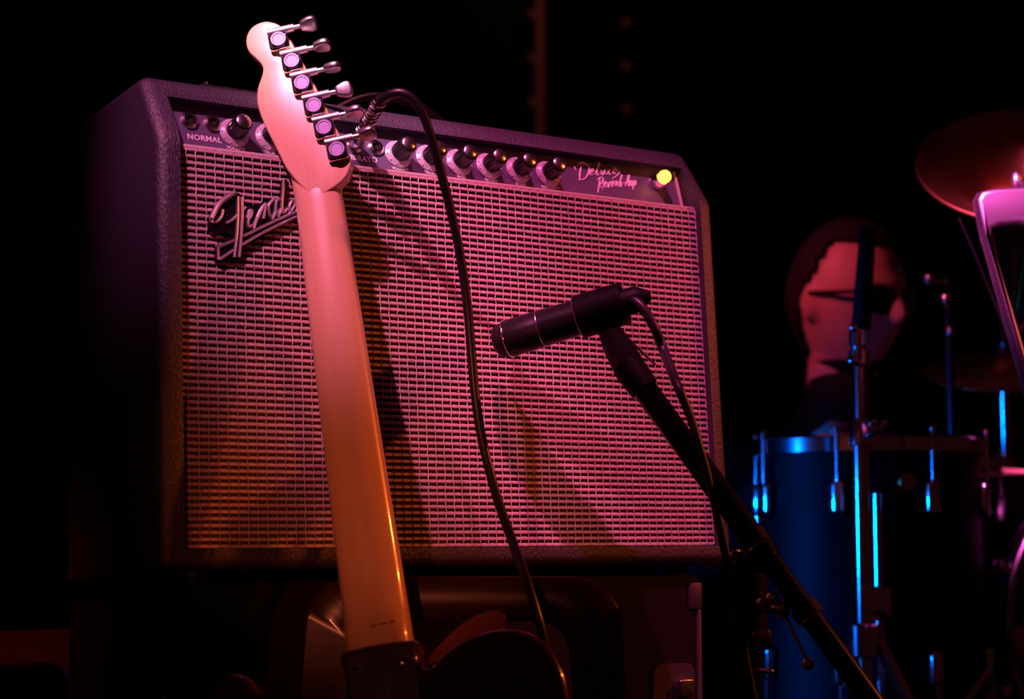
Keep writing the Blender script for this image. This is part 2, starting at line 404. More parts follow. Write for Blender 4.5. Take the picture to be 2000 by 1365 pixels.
SCR = script_px('Deluxe', 1130, 344, 24, -0.05, 0.86) + script_px('Reverb-Amp', 1168, 367, 22, -0.05, 0.66) + [[(1121, 326), (1124, 333)], [(1200, 333), (1208, 335), (1207, 341), (1195, 350)]]
strokes(amp, 'script_lettering', SCR, WHITE, lambda a, b: pn(a, b), 0.00078)
# pilot light
b = bmesh.new(); lathe(b, [(0.0, 0.0), (0.0095, 0.0), (0.0095, 0.004), (0.0080, 0.007), (0.0070, 0.010), (0.0, 0.010)], panm(0.5753, 0.0342), 24); pl = fin('pilot_light', b, CHROME, amp, label='glowing amber jewel pilot light in a chrome bezel')
b = bmesh.new(); lathe(b, [(0.0062, 0.010), (0.0072, 0.0130), (0.0064, 0.0175), (0.0035, 0.0205), (0.0, 0.0212)], panm(0.5753, 0.0342), 9)
fin('jewel', b, mat('amber_jewel', (0.9, 0.4, 0.05), 0.2, emit=((1.0, 0.33, 0.04), 4.5)), pl, smooth=False)
# logo badge: black plate with raised chrome script, set on the cloth
def cl(px, py, d=0.0):                          # photograph pixel on the cloth's own plane -> amp space
    o = AMPI @ CAM; e = AMPI.to_3x3() @ (CR * ((px - 1000) / F) + CD * ((py - 682.5) / F) + CF)
    q = o + e * ((GY - 0.004 - o.y) / e.y); return V((q.x, GY - 0.004 - d, q.z))
LOGO_PLATE = [(407, 448), (410, 420), (424, 398), (440, 384), (458, 373), (473, 382), (478, 398), (500, 402), (520, 390), (534, 385), (548, 392), (550, 352), (560, 350), (562, 395), (600, 385), (640, 372), (646, 386), (610, 402), (640, 402), (560, 436), (480, 480), (470, 510), (452, 508), (455, 492), (430, 512), (421, 510), (421, 482), (455, 462), (440, 452), (420, 462)]
b = bmesh.new(); mp = Matrix(((1, 0, 0, 0), (0, 0, -1, 0), (0, 1, 0, 0), (0, 0, 0, 1)))
poly = [(cl(*q).x, cl(*q).z) for q in LOGO_PLATE]
prism(b, poly, -GY + 0.0005, -GY + 0.0045, mp); logo = fin('logo_badge', b, mat('badge_black', (0.008, 0.008, 0.009), 0.25), amp, smooth=False)
LG = [[(413, 436), (412, 424), (424, 403), (440, 388), (457, 377)], [(413, 436), (422, 434), (431, 424), (434, 410)],
      [(463, 384), (463, 420), (461, 460), (456, 503)], [(471, 386), (472, 420), (470, 460), (466, 503)],
      [(440, 437), (452, 430), (463, 420)], [(470, 414), (479, 405)],
      [(482, 427), (487, 412), (491, 412), (489, 422), (484, 430), (484, 444), (492, 440)],
      [(494, 448), (500, 430), (508, 411)], [(503, 425), (512, 405), (518, 398)], [(513, 428), (516, 412), (518, 398)],
      [(530, 430), (525, 418), (524, 402), (534, 388)], [(530, 430), (536, 416), (538, 395), (546, 389)],
      [(538, 395), (538, 410), (543, 421), (548, 408)], [(553, 353), (551, 380), (549, 404), (553, 416), (560, 408)],
      [(562, 420), (574, 402), (570, 392), (564, 408), (570, 418), (584, 406)], [(586, 412), (594, 388), (600, 396), (616, 384), (640, 376)],
      [(425, 483), (442, 476), (459, 469)], [(474, 462), (490, 454), (512, 443), (540, 430), (575, 415)],
      [(425, 483), (425, 508)], [(426, 508), (440, 499), (455, 489)], [(471, 479), (512, 455), (566, 429), (636, 398)]]
b = bmesh.new()
for ln in LG:
    pts = spline([cl(px, py, 0.0012) for px, py in ln], 5); tube(b, pts, 0.00125 if len(ln) < 3 else 0.00145, 8)
tube(b, spline([cl(px, py, 0.0022) for px, py in [(411, 428), (424, 402), (440, 388), (457, 377)]], 6), 0.0024, 8)
fin('script_logo', b, mat('logo_chrome', (0.90, 0.88, 0.92), 0.34, 1.0), logo, label='raised chrome script lettering')
# handle, feet, glides
b = bmesh.new(); hp = [(0.215, 0.13, 0.447), (0.24, 0.13, 0.467), (0.27, 0.13, 0.483), (0.30, 0.13, 0.489), (0.335, 0.13, 0.486), (0.372, 0.13, 0.467), (0.402, 0.13, 0.447)]
pts = spline(hp, 5); vsx = []
t = bmesh.new()
for i, p in enumerate(pts):
    w = 0.011
    vsx.append([t.verts.new(p + V((0, a, c))) for a, c in ((-w, 0), (-w * 0.6, 0.003), (w * 0.6, 0.003), (w, 0), (w * 0.6, -0.003), (-w * 0.6, -0.003))])
for A, B in zip(vsx, vsx[1:]):
    for i in range(6): t.faces.new((A[i], A[(i + 1) % 6], B[(i + 1) % 6], B[i]))
t.faces.new(vsx[0]); t.faces.new(vsx[-1]); merge(b, t)
hd = fin('handle', b, mat('handle_vinyl', (0.05, 0.02, 0.02), 0.4), amp)
for x in (0.212, 0.405):
    b = bmesh.new(); box(b, (x - 0.013, 0.116, 0.4448), (x + 0.013, 0.144, 0.4505), 0.002); fin('handle_bracket', b, NICKEL, hd)
for x in (0.045, W_ - 0.045):
    for y in (0.04, D_ - 0.04):
        b = bmesh.new(); lathe(b, [(0.0, -0.0095), (0.012, -0.0095), (0.014, -0.002), (0.014, 0.002), (0.0, 0.002)], Matrix.Translation((x, y, 0)), 20); fin('foot', b, RUBBER, amp)
for x in (0.006, W_ - 0.006):
    b = bmesh.new(); lathe(b, [(0.009, -0.002), (0.008, -0.0035), (0.004, -0.005), (0, -0.0055)], Matrix.Translation((x + (0.012 if x < 0.3 else -0.012), 0.014, 0.0005)), 18); fin('glide', b, NICKEL, amp)

# small flat case lying on the amplifier's top
fm = AMPM @ Matrix.Translation((0.05, 0.10, H_ + 0.0005)); fc = empty('footswitch', fm, 'flat black footswitch box lying on the amplifier top beside the headstock', 'footswitch')
b = bmesh.new(); prism(b, [(0, 0), (0.155, 0), (0.155, 0.020), (0.036, 0.020)], -0.045, 0.045, Matrix(((1, 0, 0, 0), (0, 0, 1, 0.045), (0, 1, 0, 0), (0, 0, 0, 1))), 0.0015, 2, sides=True); fin('housing', b, mat('footswitch_black', (0.02, 0.012, 0.014), 0.35), fc)
for x, y in ((0.046, 0.016), (0.10, 0.055)):
    b = bmesh.new(); lathe(b, [(0.006, 0), (0.006, 0.002), (0.0042, 0.003), (0.0042, 0.006), (0, 0.0065)], Matrix.Translation((x, y, 0.020)), 16); fin('button', b, CHROME, fc)

# black cabinet that carries the amplifier
def on_plane_y(px, py, Y):
    return wall_at(px, py, Y)
bx1 = on_plane_y(1366, 1240, 0.012).x; bx0 = 0.030
def slope_top(y): return (AMPM @ V((0, y, -0.0096))).z
caseM = Matrix.Translation((bx0, 0.012, 0)); case = empty('equipment_case', caseM, 'black equipment case standing under the guitar amplifier', 'case')
b = bmesh.new(); prism(b, [(0, 0.012), (0, slope_top(0.012)), (0.30, slope_top(0.312)), (0.30, 0.012)], 0, bx1 - bx0, mm, 0.004, 2, sides=True); fin('body', b, mat('case_black', (0.006, 0.003, 0.003), 0.8, spec=0.1, bump=('n', 300, 0.3, 0.0005, (1, 1, 1))), case)
EDGE = mat('edge_steel', (0.06, 0.045, 0.06), 0.5, 0.4)
b = bmesh.new(); box(b, (bx1 - bx0 - 0.004, -0.002, 0.05), (bx1 - bx0 + 0.002, 0.010, slope_top(0.012) - 0.012), 0.0015); fin('edge_strip', b, EDGE, case)
for z in (0.03, slope_top(0.012) - 0.022):
    b = bmesh.new(); box(b, (bx1 - bx0 - 0.014, -0.003, z - 0.014), (bx1 - bx0 + 0.003, 0.012, z + 0.014), 0.003); fin('corner', b, EDGE, case)
q = on_plane_y(1330, 1350, 0.010)
b = bmesh.new(); pm = Matrix(((1, 0, 0, q.x - bx0), (0, 0, -1, -0.001), (0, 1, 0, q.z), (0, 0, 0, 1)))
prism(b, rrect(-0.035, 0.017, -0.075, 0.028, 0.010), 0.0, 0.002, pm); lt = fin('latch_plate', b, EDGE, case)
b = bmesh.new(); prism(b, rrect(-0.018, 0.000, -0.040, 0.004, 0.006), 0.0015, 0.0030, pm); fin('latch_recess', b, MATTE, lt)
b = bmesh.new(); prism(b, rrect(-0.006, 0.012, -0.006, 0.012, 0.003), 0.002, 0.008, pm, 0.001); fin('latch', b, NICKEL, lt)

# ------------------------------------------------------------------ electric guitar leaning on the amplifier
GN = P(618, 385, 1.60); GH = P(738, 1262, 1.47)
gu = (GN - GH).normalized(); gw = (CAM - (GN + GH) / 2); gw = (gw - gu * gw.dot(gu)).normalized()
gv = gw.cross(gu) * -1
if gv.dot(CR) < 0: gv = -gv
ph = math.radians(8); gw, gv = gw * math.cos(ph) - gv * math.sin(ph), gv * math.cos(ph) + gw * math.sin(ph)
gw = gv.cross(gu).normalized()
UB = -0.834                                     # butt end of the body along the neck axis
def gp(v, u, w): return V((v, u - UB, w))       # guitar coordinates -> guitar space (origin at the butt end)
GM = Matrix((gv, gu, gw)).transposed().to_4x4(); GM.translation = GN + gu * UB
gtr = empty('electric_guitar', GM, 'electric guitar leaning face-in on the amplifier, pale maple neck towards the viewer', 'guitar')
OUT = [(0.002, 0.001), (-0.0060, 0.006), (-0.0150, 0.0180), (-0.0205, 0.0280), (-0.0238, 0.0345), (-0.0299, 0.0545), (-0.0385, 0.0821), (-0.0420, 0.1011), (-0.0407, 0.1166), (-0.0345, 0.1310), (-0.0330, 0.1395),
       (-0.0375, 0.1480), (-0.0435, 0.1565), (-0.0455, 0.1660), (-0.0430, 0.1762), (-0.0354, 0.1834), (-0.0241, 0.1850), (-0.0128, 0.1790), (-0.0070, 0.1690), (-0.0005, 0.1510),
       (0.0060, 0.1310), (0.0130, 0.1090), (0.0200, 0.0860), (0.0270, 0.0620), (0.0335, 0.0400), (0.0350, 0.0280), (0.0318, 0.0190), (0.0270, 0.0130), (0.0205, 0.0085), (0.0110, 0.0040)]
b = bmesh.new(); pl2 = smooth2(OUT, 3)
prism(b, [(v, u - UB) for v, u in pl2], -0.0155, -0.0003, None, 0.0018, 3); head = fin('headstock', b, MAPLE, gtr)
# neck: lofted rounded back
vs, fs = [], []; K = 18
us = [-0.448, -0.425, -0.405, -0.398, -0.390, -0.380, -0.37, -0.34, -0.30, -0.25, -0.20, -0.15, -0.10, -0.05, -0.035, -0.028, -0.02, -0.012, -0.006, 0.0, 0.006, 0.012, 0.020, 0.028, 0.036, 0.046]
for u in us:
    t = min(1, max(0, -u / 0.41)); bw = 0.0212 + (0.0285 - 0.0212) * t
    if u > 0: bw = 0.0212 + 0.055 * u
    dep = 0.0135 + 0.003 * t
    e = 2.3
    top = 0.0
    if u > 0: e = 2.3 + 40 * u
    if u < -0.37:
        k = min(1, (-0.37 - u) / 0.03); k = k * k * (3 - 2 * k); e = 2.3 + 6 * k; top = 0.0045 * k; dep += top
    if u > 0.0: top = -3.0 * u * u
    ring = [(-bw, -0.0165)]
    for i in range(K + 1):
        s = -1 + 2 * i / K; s = math.sin(s * math.pi / 2)
        ring.append((bw * s, top - dep + dep * max(0, 1 - abs(s) ** e) ** (1 / 2.0)))
    ring.append((bw, -0.0165))
    for v, w in ring: vs.append(gp(v, u, w))
R_ = K + 3
for i in range(len(us) - 1):
    for j in range(R_): a = i * R_ + j; c = i * R_ + (j + 1) % R_; fs.append((a, c, c + R_, a + R_))
fs.append(tuple(range(R_))); fs.append(tuple(range((len(us) - 1) * R_, len(us) * R_)))
nk = raw('neck', vs, fs, MAPLE, gtr)
bmq = bmesh.new(); bmq.from_mesh(nk.data); bmesh.ops.recalc_face_normals(bmq, faces=bmq.faces); bmq.to_mesh(nk.data); bmq.free()
b = bmesh.new(); box(b, (-0.0215, -0.470 - UB, -0.0215), (0.0215, -0.001 - UB, -0.0163), 0.001)
for v in b.verts:
    k = 1 + 0.32 * min(1, max(0, -(v.co.y + UB) / 0.45)); v.co.x *= k
fb = fin('fretboard', b, MAPLE, gtr)
for i in range(1, 21):
    u = -0.648 * (1 - 2 ** (-i / 12)); bw = 0.021 + 0.0072 * min(1, -u / 0.41)
    b = bmesh.new(); box(b, (-bw, u - 0.0011 - UB, -0.0227), (bw, u + 0.0011 - UB, -0.0214), 0.0004); fin('fret', b, NICKEL, fb)
b = bmesh.new(); box(b, (-0.021, -0.001 - UB, -0.0245), (0.021, 0.0025 - UB, -0.0155), 0.0006); fin('nut', b, mat('bone', (0.8, 0.75, 0.65), 0.4), gtr)
# date stamp: a row of small unreadable dark marks near the heel
b = bmesh.new()
for i in range(13):
    if i in (4, 9): continue
    v = -0.0075 + i * 0.0016 + 0.004; box(b, (v, -0.3905 - UB + i * 0.00006, 0.0003), (v + 0.0010, -0.3885 - UB + i * 0.00006, 0.0036))
fin('ink_stamp', b, mat('stamp_ink', (0.16, 0.06, 0.04), 0.6), gtr, smooth=False)
# body
BO = [(0.0335, -0.4110), (0.0345, -0.4240), (0.0375, -0.4335), (0.0440, -0.4352), (0.0520, -0.4290), (0.0640, -0.4222), (0.0756, -0.4180), (0.0978, -0.4148), (0.1192, -0.4186), (0.1360, -0.4303), (0.1467, -0.4523), (0.1490, -0.4800),
      (0.1430, -0.5200), (0.1300, -0.5600), (0.1210, -0.6000), (0.1230, -0.6380), (0.1350, -0.6750), (0.1510, -0.7120), (0.1600, -0.7480), (0.1580, -0.7820), (0.1400, -0.8100), (0.1050, -0.8270), (0.0500, -0.8330), (0.0, -0.8340),
      (-0.0500, -0.8330), (-0.1050, -0.8260), (-0.1400, -0.8070), (-0.1580, -0.7750), (-0.1600, -0.7380), (-0.1500, -0.6950), (-0.1340, -0.6520), (-0.1240, -0.6120), (-0.1220, -0.5720), (-0.1290, -0.5300), (-0.1390, -0.4900), (-0.1425, -0.4560),
      (-0.1384, -0.4298), (-0.1326, -0.4188), (-0.1231, -0.4126), (-0.1142, -0.4121), (-0.1031, -0.4181), (-0.0971, -0.4279), (-0.0944, -0.4374), (-0.0900, -0.4600), (-0.0800, -0.4820), (-0.0640, -0.4940), (-0.0470, -0.4910), (-0.0340, -0.4770), (-0.0270, -0.4560), (-0.0252, -0.4300), (-0.0240, -0.4110)]
b = bmesh.new(); bo = smooth2(BO, 3); prism(b, [(v, u - UB) for v, u in bo], -0.0115, 0.0320, None, 0.0065, 5)
GBODY = mat('dark_red_brown_lacquer', (0.060, 0.016, 0.010), 0.22, spec=0.5, var=((0.038, 0.010, 0.007), 14, (12, 1, 4), 0.3), coat=0.8)
fin('body', b, GBODY, gtr, label='glossy dark red-brown body with a rounded cutaway horn')
b = bmesh.new(); prism(b, rrect(-0.0215, 0.0325, -0.4815 - UB, -0.4160 - UB, 0.006), 0.0320, 0.0338, None, 0.0006, 2); npl = fin('neck_plate', b, mat('dark_chrome', (0.62, 0.62, 0.64), 0.06, 1.0), gtr, label='polished chrome neck plate with screws')
for v, u in ((-0.0135, -0.4240), (0.0245, -0.4240), (-0.0135, -0.4735), (0.0245, -0.4735)):
    b = bmesh.new(); lathe(b, [(0.0052, 0.0337), (0.0050, 0.0350), (0.0030, 0.0362), (0.0, 0.0366)], Matrix.Translation((v, u - UB, 0)), 20); sc = fin('screw', b, CHROME, npl)
    b = bmesh.new(); box(b, (v - 0.0022, u - 0.0004 - UB, 0.0360), (v + 0.0022, u + 0.0004 - UB, 0.0368)); box(b, (v - 0.0004, u - 0.0022 - UB, 0.0360), (v + 0.0004, u + 0.0022 - UB, 0.0368)); fin('screw_slot', b, MATTE, sc, smooth=False)
# engraved emblem on the plate: a ring with a row of worn marks
b = bmesh.new(); cx, cy = 0.0060, -0.4480 - UB
for a0, a1, r in ((20, 75, 0.0115), (200, 330, 0.0115), (30, 60, 0.0085)):
    tube(b, [V((cx + r * math.cos(math.radians(a)), cy + r * math.sin(math.radians(a)), 0.0339)) for a in range(a0, a1, 8)], 0.00035, 6)
for i, (dx, dy, l) in enumerate(((-0.009, -0.005, .003), (-0.0055, -0.0052, .0034), (-0.002, -0.0035, .003), (0.001, -0.0022, .0036), (0.0035, -0.0008, .003), (0.0078, 0.0022, .003), (0.009, 0.0026, .0028), (-0.002, -0.0085, .003), (0.004, 0.007, .003), (0.001, 0.009, .004))):
    tube(b, [V((cx + dx, cy + dy, 0.0340)), V((cx + dx + 0.0008, cy + dy + l, 0.0340))], 0.0005, 6)
fin('engraved_emblem', b, NICKEL, npl)
# tuning machines
def tuner_parts():
    out = []
    b = bmesh.new(); prism(b, rrect(-0.0100, 0.0085, -0.0085, 0.0128, 0.004), -0.0012, 0.0062, None, 0.0018, 3, sides=False); out.append(('tuner', b, CHROME))
    b = bmesh.new(); lathe(b, [(0.0, 0.005), (0.0078, 0.005), (0.0078, 0.0092), (0.0070, 0.0102), (0.0056, 0.0102), (0.0052, 0.0096), (0.0, 0.0096)], None, 28); out.append(('gear_cap', b, CAPM))
    b = bmesh.new(); tube(b, [V((-0.0095, 0.0100, 0.0062)), V((0.013, 0.0100, 0.0062))], 0.0036, 16); tube(b, [V((0.013, 0.0100, 0.0062)), V((0.0155, 0.0100, 0.0062)), V((0.0156, 0.0100, 0.0062)), V((0.0240, 0.0100, 0.0062))], [0.0036, 0.0036, 0.0022, 0.0022], 14); out.append(('shaft', b, mat('bright_satin', (0.95, 0.93, 0.95), 0.42, 1.0)))
    b = bmesh.new(); tube(b, [V((0, 0, -0.028)), V((0, 0, -0.001))], 0.003, 12); out.append(('string_post', b, NICKEL))
    r = []
    for nme, b, ma in out:
        bmesh.ops.recalc_face_normals(b, faces=b.faces); me = bpy.data.meshes.new(nme); b.to_mesh(me); b.free()
        me.polygons.foreach_set('use_smooth', [True] * len(me.polygons)); me.set_sharp_from_angle(angle=math.radians(35)); me.materials.append(ma); r.append((nme, me))
    return r
TM = tuner_parts()
b = bmesh.new()
t = bmesh.new(); prism(t, smooth2([(0.0, -0.0035), (0.004, -0.0062), (0.010, -0.0078), (0.0145, -0.0062), (0.0160, 0.0), (0.0145, 0.0062), (0.010, 0.0078), (0.004, 0.0062), (0.0, 0.0035)], 3), -0.0034, 0.0034, None, 0.0026, 4)
merge(b, t); bmesh.ops.recalc_face_normals(b, faces=b.faces); BUT = bpy.data.meshes.new('button'); b.to_mesh(BUT); b.free()
BUT.polygons.foreach_set('use_smooth', [True] * len(BUT.polygons)); BUT.materials.append(mat('button_metal', (0.86, 0.84, 0.88), 0.30, 1.0))
TUN = [(-0.0152, 0.1586, 55), (-0.0057, 0.1343, 80), (0.0008, 0.1103, 96), (0.0087, 0.0857, 10), (0.0151, 0.0621, 85), (0.0238, 0.0383, 70)]
for v, u, roll in TUN:
    root = link('tuner', TM[0][1], None, gtr, smooth=False)
    root.matrix_local = Matrix.Translation((v + 0.0015, u - UB, 0.0)) @ Matrix.Rotation(math.radians(2), 4, 'Z')
    for nme, me in TM[1:]: link(nme, me, None, root, smooth=False)
    o = link('button', BUT, None, root, smooth=False); o.matrix_local = Matrix.Translation((0.0215, 0.0100, 0.0062)) @ Matrix.Rotation(math.radians(roll), 4, 'X')
for i, (v, u, roll) in enumerate(TUN):
    v0 = -0.0165 + 0.033 * i / 5 * 1.0; v0 = -v0 if False else v0
    b = bmesh.new(); tube(b, [gp(v + 0.0015, u, -0.024), gp(-0.0165 + 0.0066 * (i), 0.001, -0.0250), gp(-0.0165 + 0.0066 * i, -0.648, -0.0262)], 0.0003 + 0.00008 * i, 6); fin('string', b, NICKEL, gtr)
# leather strap end at the shoulder of the body
SK = [(820, 1300, 822, 1303), (834, 1286, 838, 1298), (856, 1262, 862, 1284), (882, 1236, 890, 1266), (906, 1216, 918, 1250), (930, 1202, 946, 1240), (954, 1193, 970, 1234), (972, 1191, 984, 1230), (984, 1197, 989, 1220), (988, 1206, 990, 1212)]
vs, fs = [], []
for i, (x0, y0, x1, y1) in enumerate(SK):
    for px, py, dz in ((x0, y0, 0.010), (x1, y1, 0.0), (x1, y1, 0.003), (x0, y0, 0.013)):
        vs.append(GM.inverted() @ P(px, py, 1.476 + dz + 0.004 * math.sin(i * 0.6)))
for i in range(len(SK) - 1):
    for j in range(4): a = i * 4 + j; c = i * 4 + (j + 1) % 4; fs.append((a, c, c + 4, a + 4))
fs += [(0, 1, 2, 3), tuple((len(SK) - 1) * 4 + j for j in (0, 1, 2, 3))]
raw('strap', vs, fs, mat('brown_leather', (0.36, 0.12, 0.06), 0.6, bump=('n', 300, 0.4, 0.001, (1, 1, 1))), gtr, label='brown leather strap end')

# ------------------------------------------------------------------ chair that carries the guitar
WOOD = mat('varnished_brown_wood', (0.055, 0.018, 0.008), 0.30, spec=0.5, var=((0.030, 0.010, 0.005), 10, (1, 1, 10), 0.3), coat=0.15)
seat_z = min((GM @ V((v, u - UB, w))).z for v, u in BO for w in (-0.0115, 0.032)) - 0.0005
yaw = math.atan2(CR.y, CR.x)
def chair_meshes(wt, wb, top, seat):
    """chair space: x right, y away from the viewer, z up, origin on the floor under the back"""
    P_ = []
    fw = 0.042
    def outline(i):                              # open rounded frame: outer and inner loops
        z0, z1 = seat + 0.05 + (0.05 if i else 0), top - (0.038 if i else 0); k = 0.045 if i else 0
        r = 0.030 if i else 0.042
        pts = []
        for sx, sz, a0 in ((1, 1, 0), (-1, 1, 90), (-1, 0, 180), (1, 0, 270)):
            zc = z1 - r if sz else z0 + r
            half = (wt if sz else wb) / 2 - k - r
            for q in range(8):
                a = math.radians(a0 + 90 * q / 7); pts.append((sx * half + r * math.cos(a), zc + r * math.sin(a)))
        return pts
    A, B = outline(0), outline(1); n = len(A); vs, fs = [], []
    def ring(pts, y, sh=0.0):
        cx = sum(p[0] for p in pts) / n; cz = sum(p[1] for p in pts) / n
        for x, z in pts:
            l = math.hypot(x - cx, z - cz); x2 = x + (cx - x) / l * sh; z2 = z + (cz - z) / l * sh
            vs.append((x2, y + 0.06 * (z2 - seat) + 0.35 * x2 * x2 * -1, z2))
    ring(A, 0.003); ring(A, 0.0, 0.004); ring(B, 0.0, -0.004); ring(B, 0.003); ring(B, 0.015); ring(B, 0.018, -0.004); ring(A, 0.018, 0.004); ring(A, 0.015)
    for k in range(8):
        for i in range(n):
            a = k * n + i; c = k * n + (i + 1) % n; a2 = ((k + 1) % 8) * n + i; c2 = ((k + 1) % 8) * n + (i + 1) % n; fs.append((a, c, c2, a2))
    me = bpy.data.meshes.new('backrest'); me.from_pydata(vs, [], fs); P_.append(('backrest', me))
    b = bmesh.new(); prism(b, [(x, y) for x, y in rrect(-wb / 2 - 0.03, wb / 2 + 0.03, -0.37, 0.01, 0.04)], seat - 0.022, seat, None, 0.006, 3)
    me = bpy.data.meshes.new('seat'); b.to_mesh(me); b.free(); P_.append(('seat', me))
    for sx in (-1, 1):
        b = bmesh.new(); tube(b, [V((sx * (wb / 2 - 0.02), 0.016, seat + 0.10)), V((sx * (wb / 2 - 0.01), 0.010, seat - 0.02)), V((sx * (wb / 2 + 0.01), 0.05, 0.0))], [0.009, 0.013, 0.011], 12); me = bpy.data.meshes.new('leg'); b.to_mesh(me); b.free(); P_.append(('leg', me))
        b = bmesh.new(); tube(b, [V((sx * (wb / 2), -0.32, seat - 0.02)), V((sx * (wb / 2 + 0.015), -0.35, 0.0))], [0.014, 0.011], 12); me = bpy.data.meshes.new('leg'); b.to_mesh(me); b.free(); P_.append(('leg', me))
    for nme, me in P_:
        q = bmesh.new(); q.from_mesh(me); bmesh.ops.recalc_face_normals(q, faces=q.faces); q.to_mesh(me); q.free()
        me.polygons.foreach_set('use_smooth', [True] * len(me.polygons)); me.set_sharp_from_angle(angle=math.radians(40)); me.materials.append(WOOD)
    return P_
ct = P(905, 1126, 1.555)
CM = chair_meshes(0.274, 0.318, ct.z, seat_z)
cb = V((ct.x, ct.y, 0)) - V((CF.x, CF.y, 0)).normalized() * 0.06 * (ct.z - seat_z)
CM2 = chair_meshes(0.300, 0.330, P(0, 1236, 1.90).z, seat_z + 0.02)
def place_chair(base, yw, label, CM=CM):
    o = empty('wooden_chair', Matrix.Translation(base) @ Matrix.Rotation(yw, 4, 'Z'), label, 'chair', 'varnished wooden chairs')
    for nme, me in CM: link(nme, me, None, o, smooth=False)
place_chair(cb, yaw, 'varnished brown wooden chair with open rounded back holding the electric guitar')
lc = P(-8, 1240, 1.90); place_chair(V((lc.x, lc.y, 0)), yaw + math.radians(42), 'dim brown wooden chair in the dark at the lower left corner', CM2)

# thin metal tube leaning in the dark left of the case
a = P(348, 1222, 1.62); c = P(326, 1362, 1.56); dn = (c - a).normalized(); foot = c + dn * (c.z / -dn.z)
rod = empty('metal_tube', Matrix.Translation(foot), 'thin metal tube leaning in the dark below the left end of the amplifier', 'metal tube')
b = bmesh.new(); tube(b, [V((0, 0, 0.0)) - dn * 0.03, a - foot], 0.0042, 12); fin('tube', b, SATIN, rod)
b = bmesh.new(); tube(b, [V((0, 0, 0.004)), -dn * 0.035], 0.008, 12); fin('rubber_tip', b, RUBBER, rod)

# ------------------------------------------------------------------ instrument cable with spring plug
pj = AMPM @ pan(0.2108, 0.0310, 0.004); nw = AMPM.to_3x3() @ nv
cb_ = empty('instrument_cable', Matrix.Translation(pj), 'black instrument cable plugged into the amplifier and hanging in a long curve', 'cable')
ipj = Matrix.Translation(-pj)
tip = P(746, 190, 1.585); dr = (tip - pj).normalized(); Lp = (tip - pj).length
am = axis_m(pj, dr)
b = bmesh.new(); lathe(b, [(0.0032, -0.004), (0.0032, 0.004), (0.0075, 0.005), (0.0085, 0.008), (0.0085, 0.022), (0.0072, 0.026), (0.0072, 0.030)], am, 24); fin('plug', b, CHROME, cb_, mw=ipj)
b = bmesh.new(); lathe(b, [(0.0058, 0.028), (0.0050, Lp - 0.004)], am, 18); fin('plug_sleeve', b, NICKEL, cb_, mw=ipj)
b = bmesh.new(); hel = []
for i in range(0, 14 * 12 + 1):
    tt = i / (14 * 12); an = 2 * math.pi * i / 12; rr = 0.0066 - 0.001 * tt
    hel.append(am @ V((rr * math.cos(an), rr * math.sin(an), 0.029 + (Lp - 0.030) * tt)))
tube(b, hel, 0.0011, 6); fin('strain_relief_spring', b, CHROME, cb_, mw=ipj)
CP = [(742, 198, 1.587), (752, 190, 1.583), (765, 183, 1.579), (784, 181, 1.577), (804, 191, 1.577), (822, 215, 1.579), (838, 255, 1.583), (858, 325, 1.592), (880, 410, 1.602), (899, 500, 1.610), (912, 590, 1.614), (920, 680, 1.614), (927, 760, 1.611), (938, 840, 1.604), (955, 915, 1.594), (975, 985, 1.580), (1000, 1055, 1.560), (1025, 1125, 1.520), (1046, 1190, 1.502), (1062, 1250, 1.498), (1072, 1320, 1.500), (1076, 1400, 1.505)]
pts = spline([P(*q) for q in CP], 6)
e1 = pts[-1]; pts += spline([e1, e1 + V((0.004, -0.002, -0.08)), V((e1.x + 0.01, e1.y + 0.0, seat_z + 0.03)), V((e1.x - 0.02, e1.y - 0.03, seat_z + 0.0052)), V((e1.x - 0.10, e1.y - 0.04, seat_z + 0.0052))], 6)[1:]
b = bmesh.new(); tube(b, pts, 0.0043, 12); fin('cord', b, RUBBER, cb_, mw=ipj)

# ------------------------------------------------------------------ microphone, boom stand and cable
def amp_at(px, py, d):                          # point on the pixel's ray, d in front of the grille plane
    o = AMPI @ CAM; e = AMPI.to_3x3() @ (CR * ((px - 1000) / F) + CD * ((py - 682.5) / F) + CF)
    return AMPM @ (o + e * ((GY - d - o.y) / e.y))
mt = amp_at(985, 664, 0.035); mr = amp_at(1222, 591, 0.125)
ax = (mr - mt).normalized(); ML = (mr - mt).length
mic = empty('microphone', axis_m(mt, ax), 'black instrument microphone on a boom pointing at the grille cloth', 'microphone')
mi = None
R0 = 0.0178
b = bmesh.new(); lathe(b, [(0.0, -0.002), (R0 * 0.75, -0.002), (R0 * 0.94, 0.001), (R0, 0.006), (R0, 0.034), (R0 * 0.97, 0.037), (R0 * 0.985, 0.040), (R0 * 0.96, 0.070), (R0 * 0.86, 0.105), (R0 * 0.76, ML - 0.01), (R0 * 0.66, ML), (0, ML)], None, 40); fin('body', b, mat('mic_black', (0.008, 0.007, 0.008), 0.36, spec=0.4), mic)
b = bmesh.new(); torus(b, R0 * 0.985, 0.0013, Matrix.Translation((0, 0, 0.0035)), 48, 10); fin('rim_ring', b, CHROME, mic)
b = bmesh.new(); torus(b, R0 * 0.975, 0.0009, Matrix.Translation((0, 0, 0.0375)), 48, 8); fin('groove_ring', b, NICKEL, mic)
b = bmesh.new(); lathe(b, [(R0 * 0.72, ML - 0.004), (R0 * 0.70, ML + 0.012), (R0 * 0.55, ML + 0.016), (0.0045, ML + 0.024), (0.0, ML + 0.024)], None, 24); fin('connector', b, BLACK, mic)
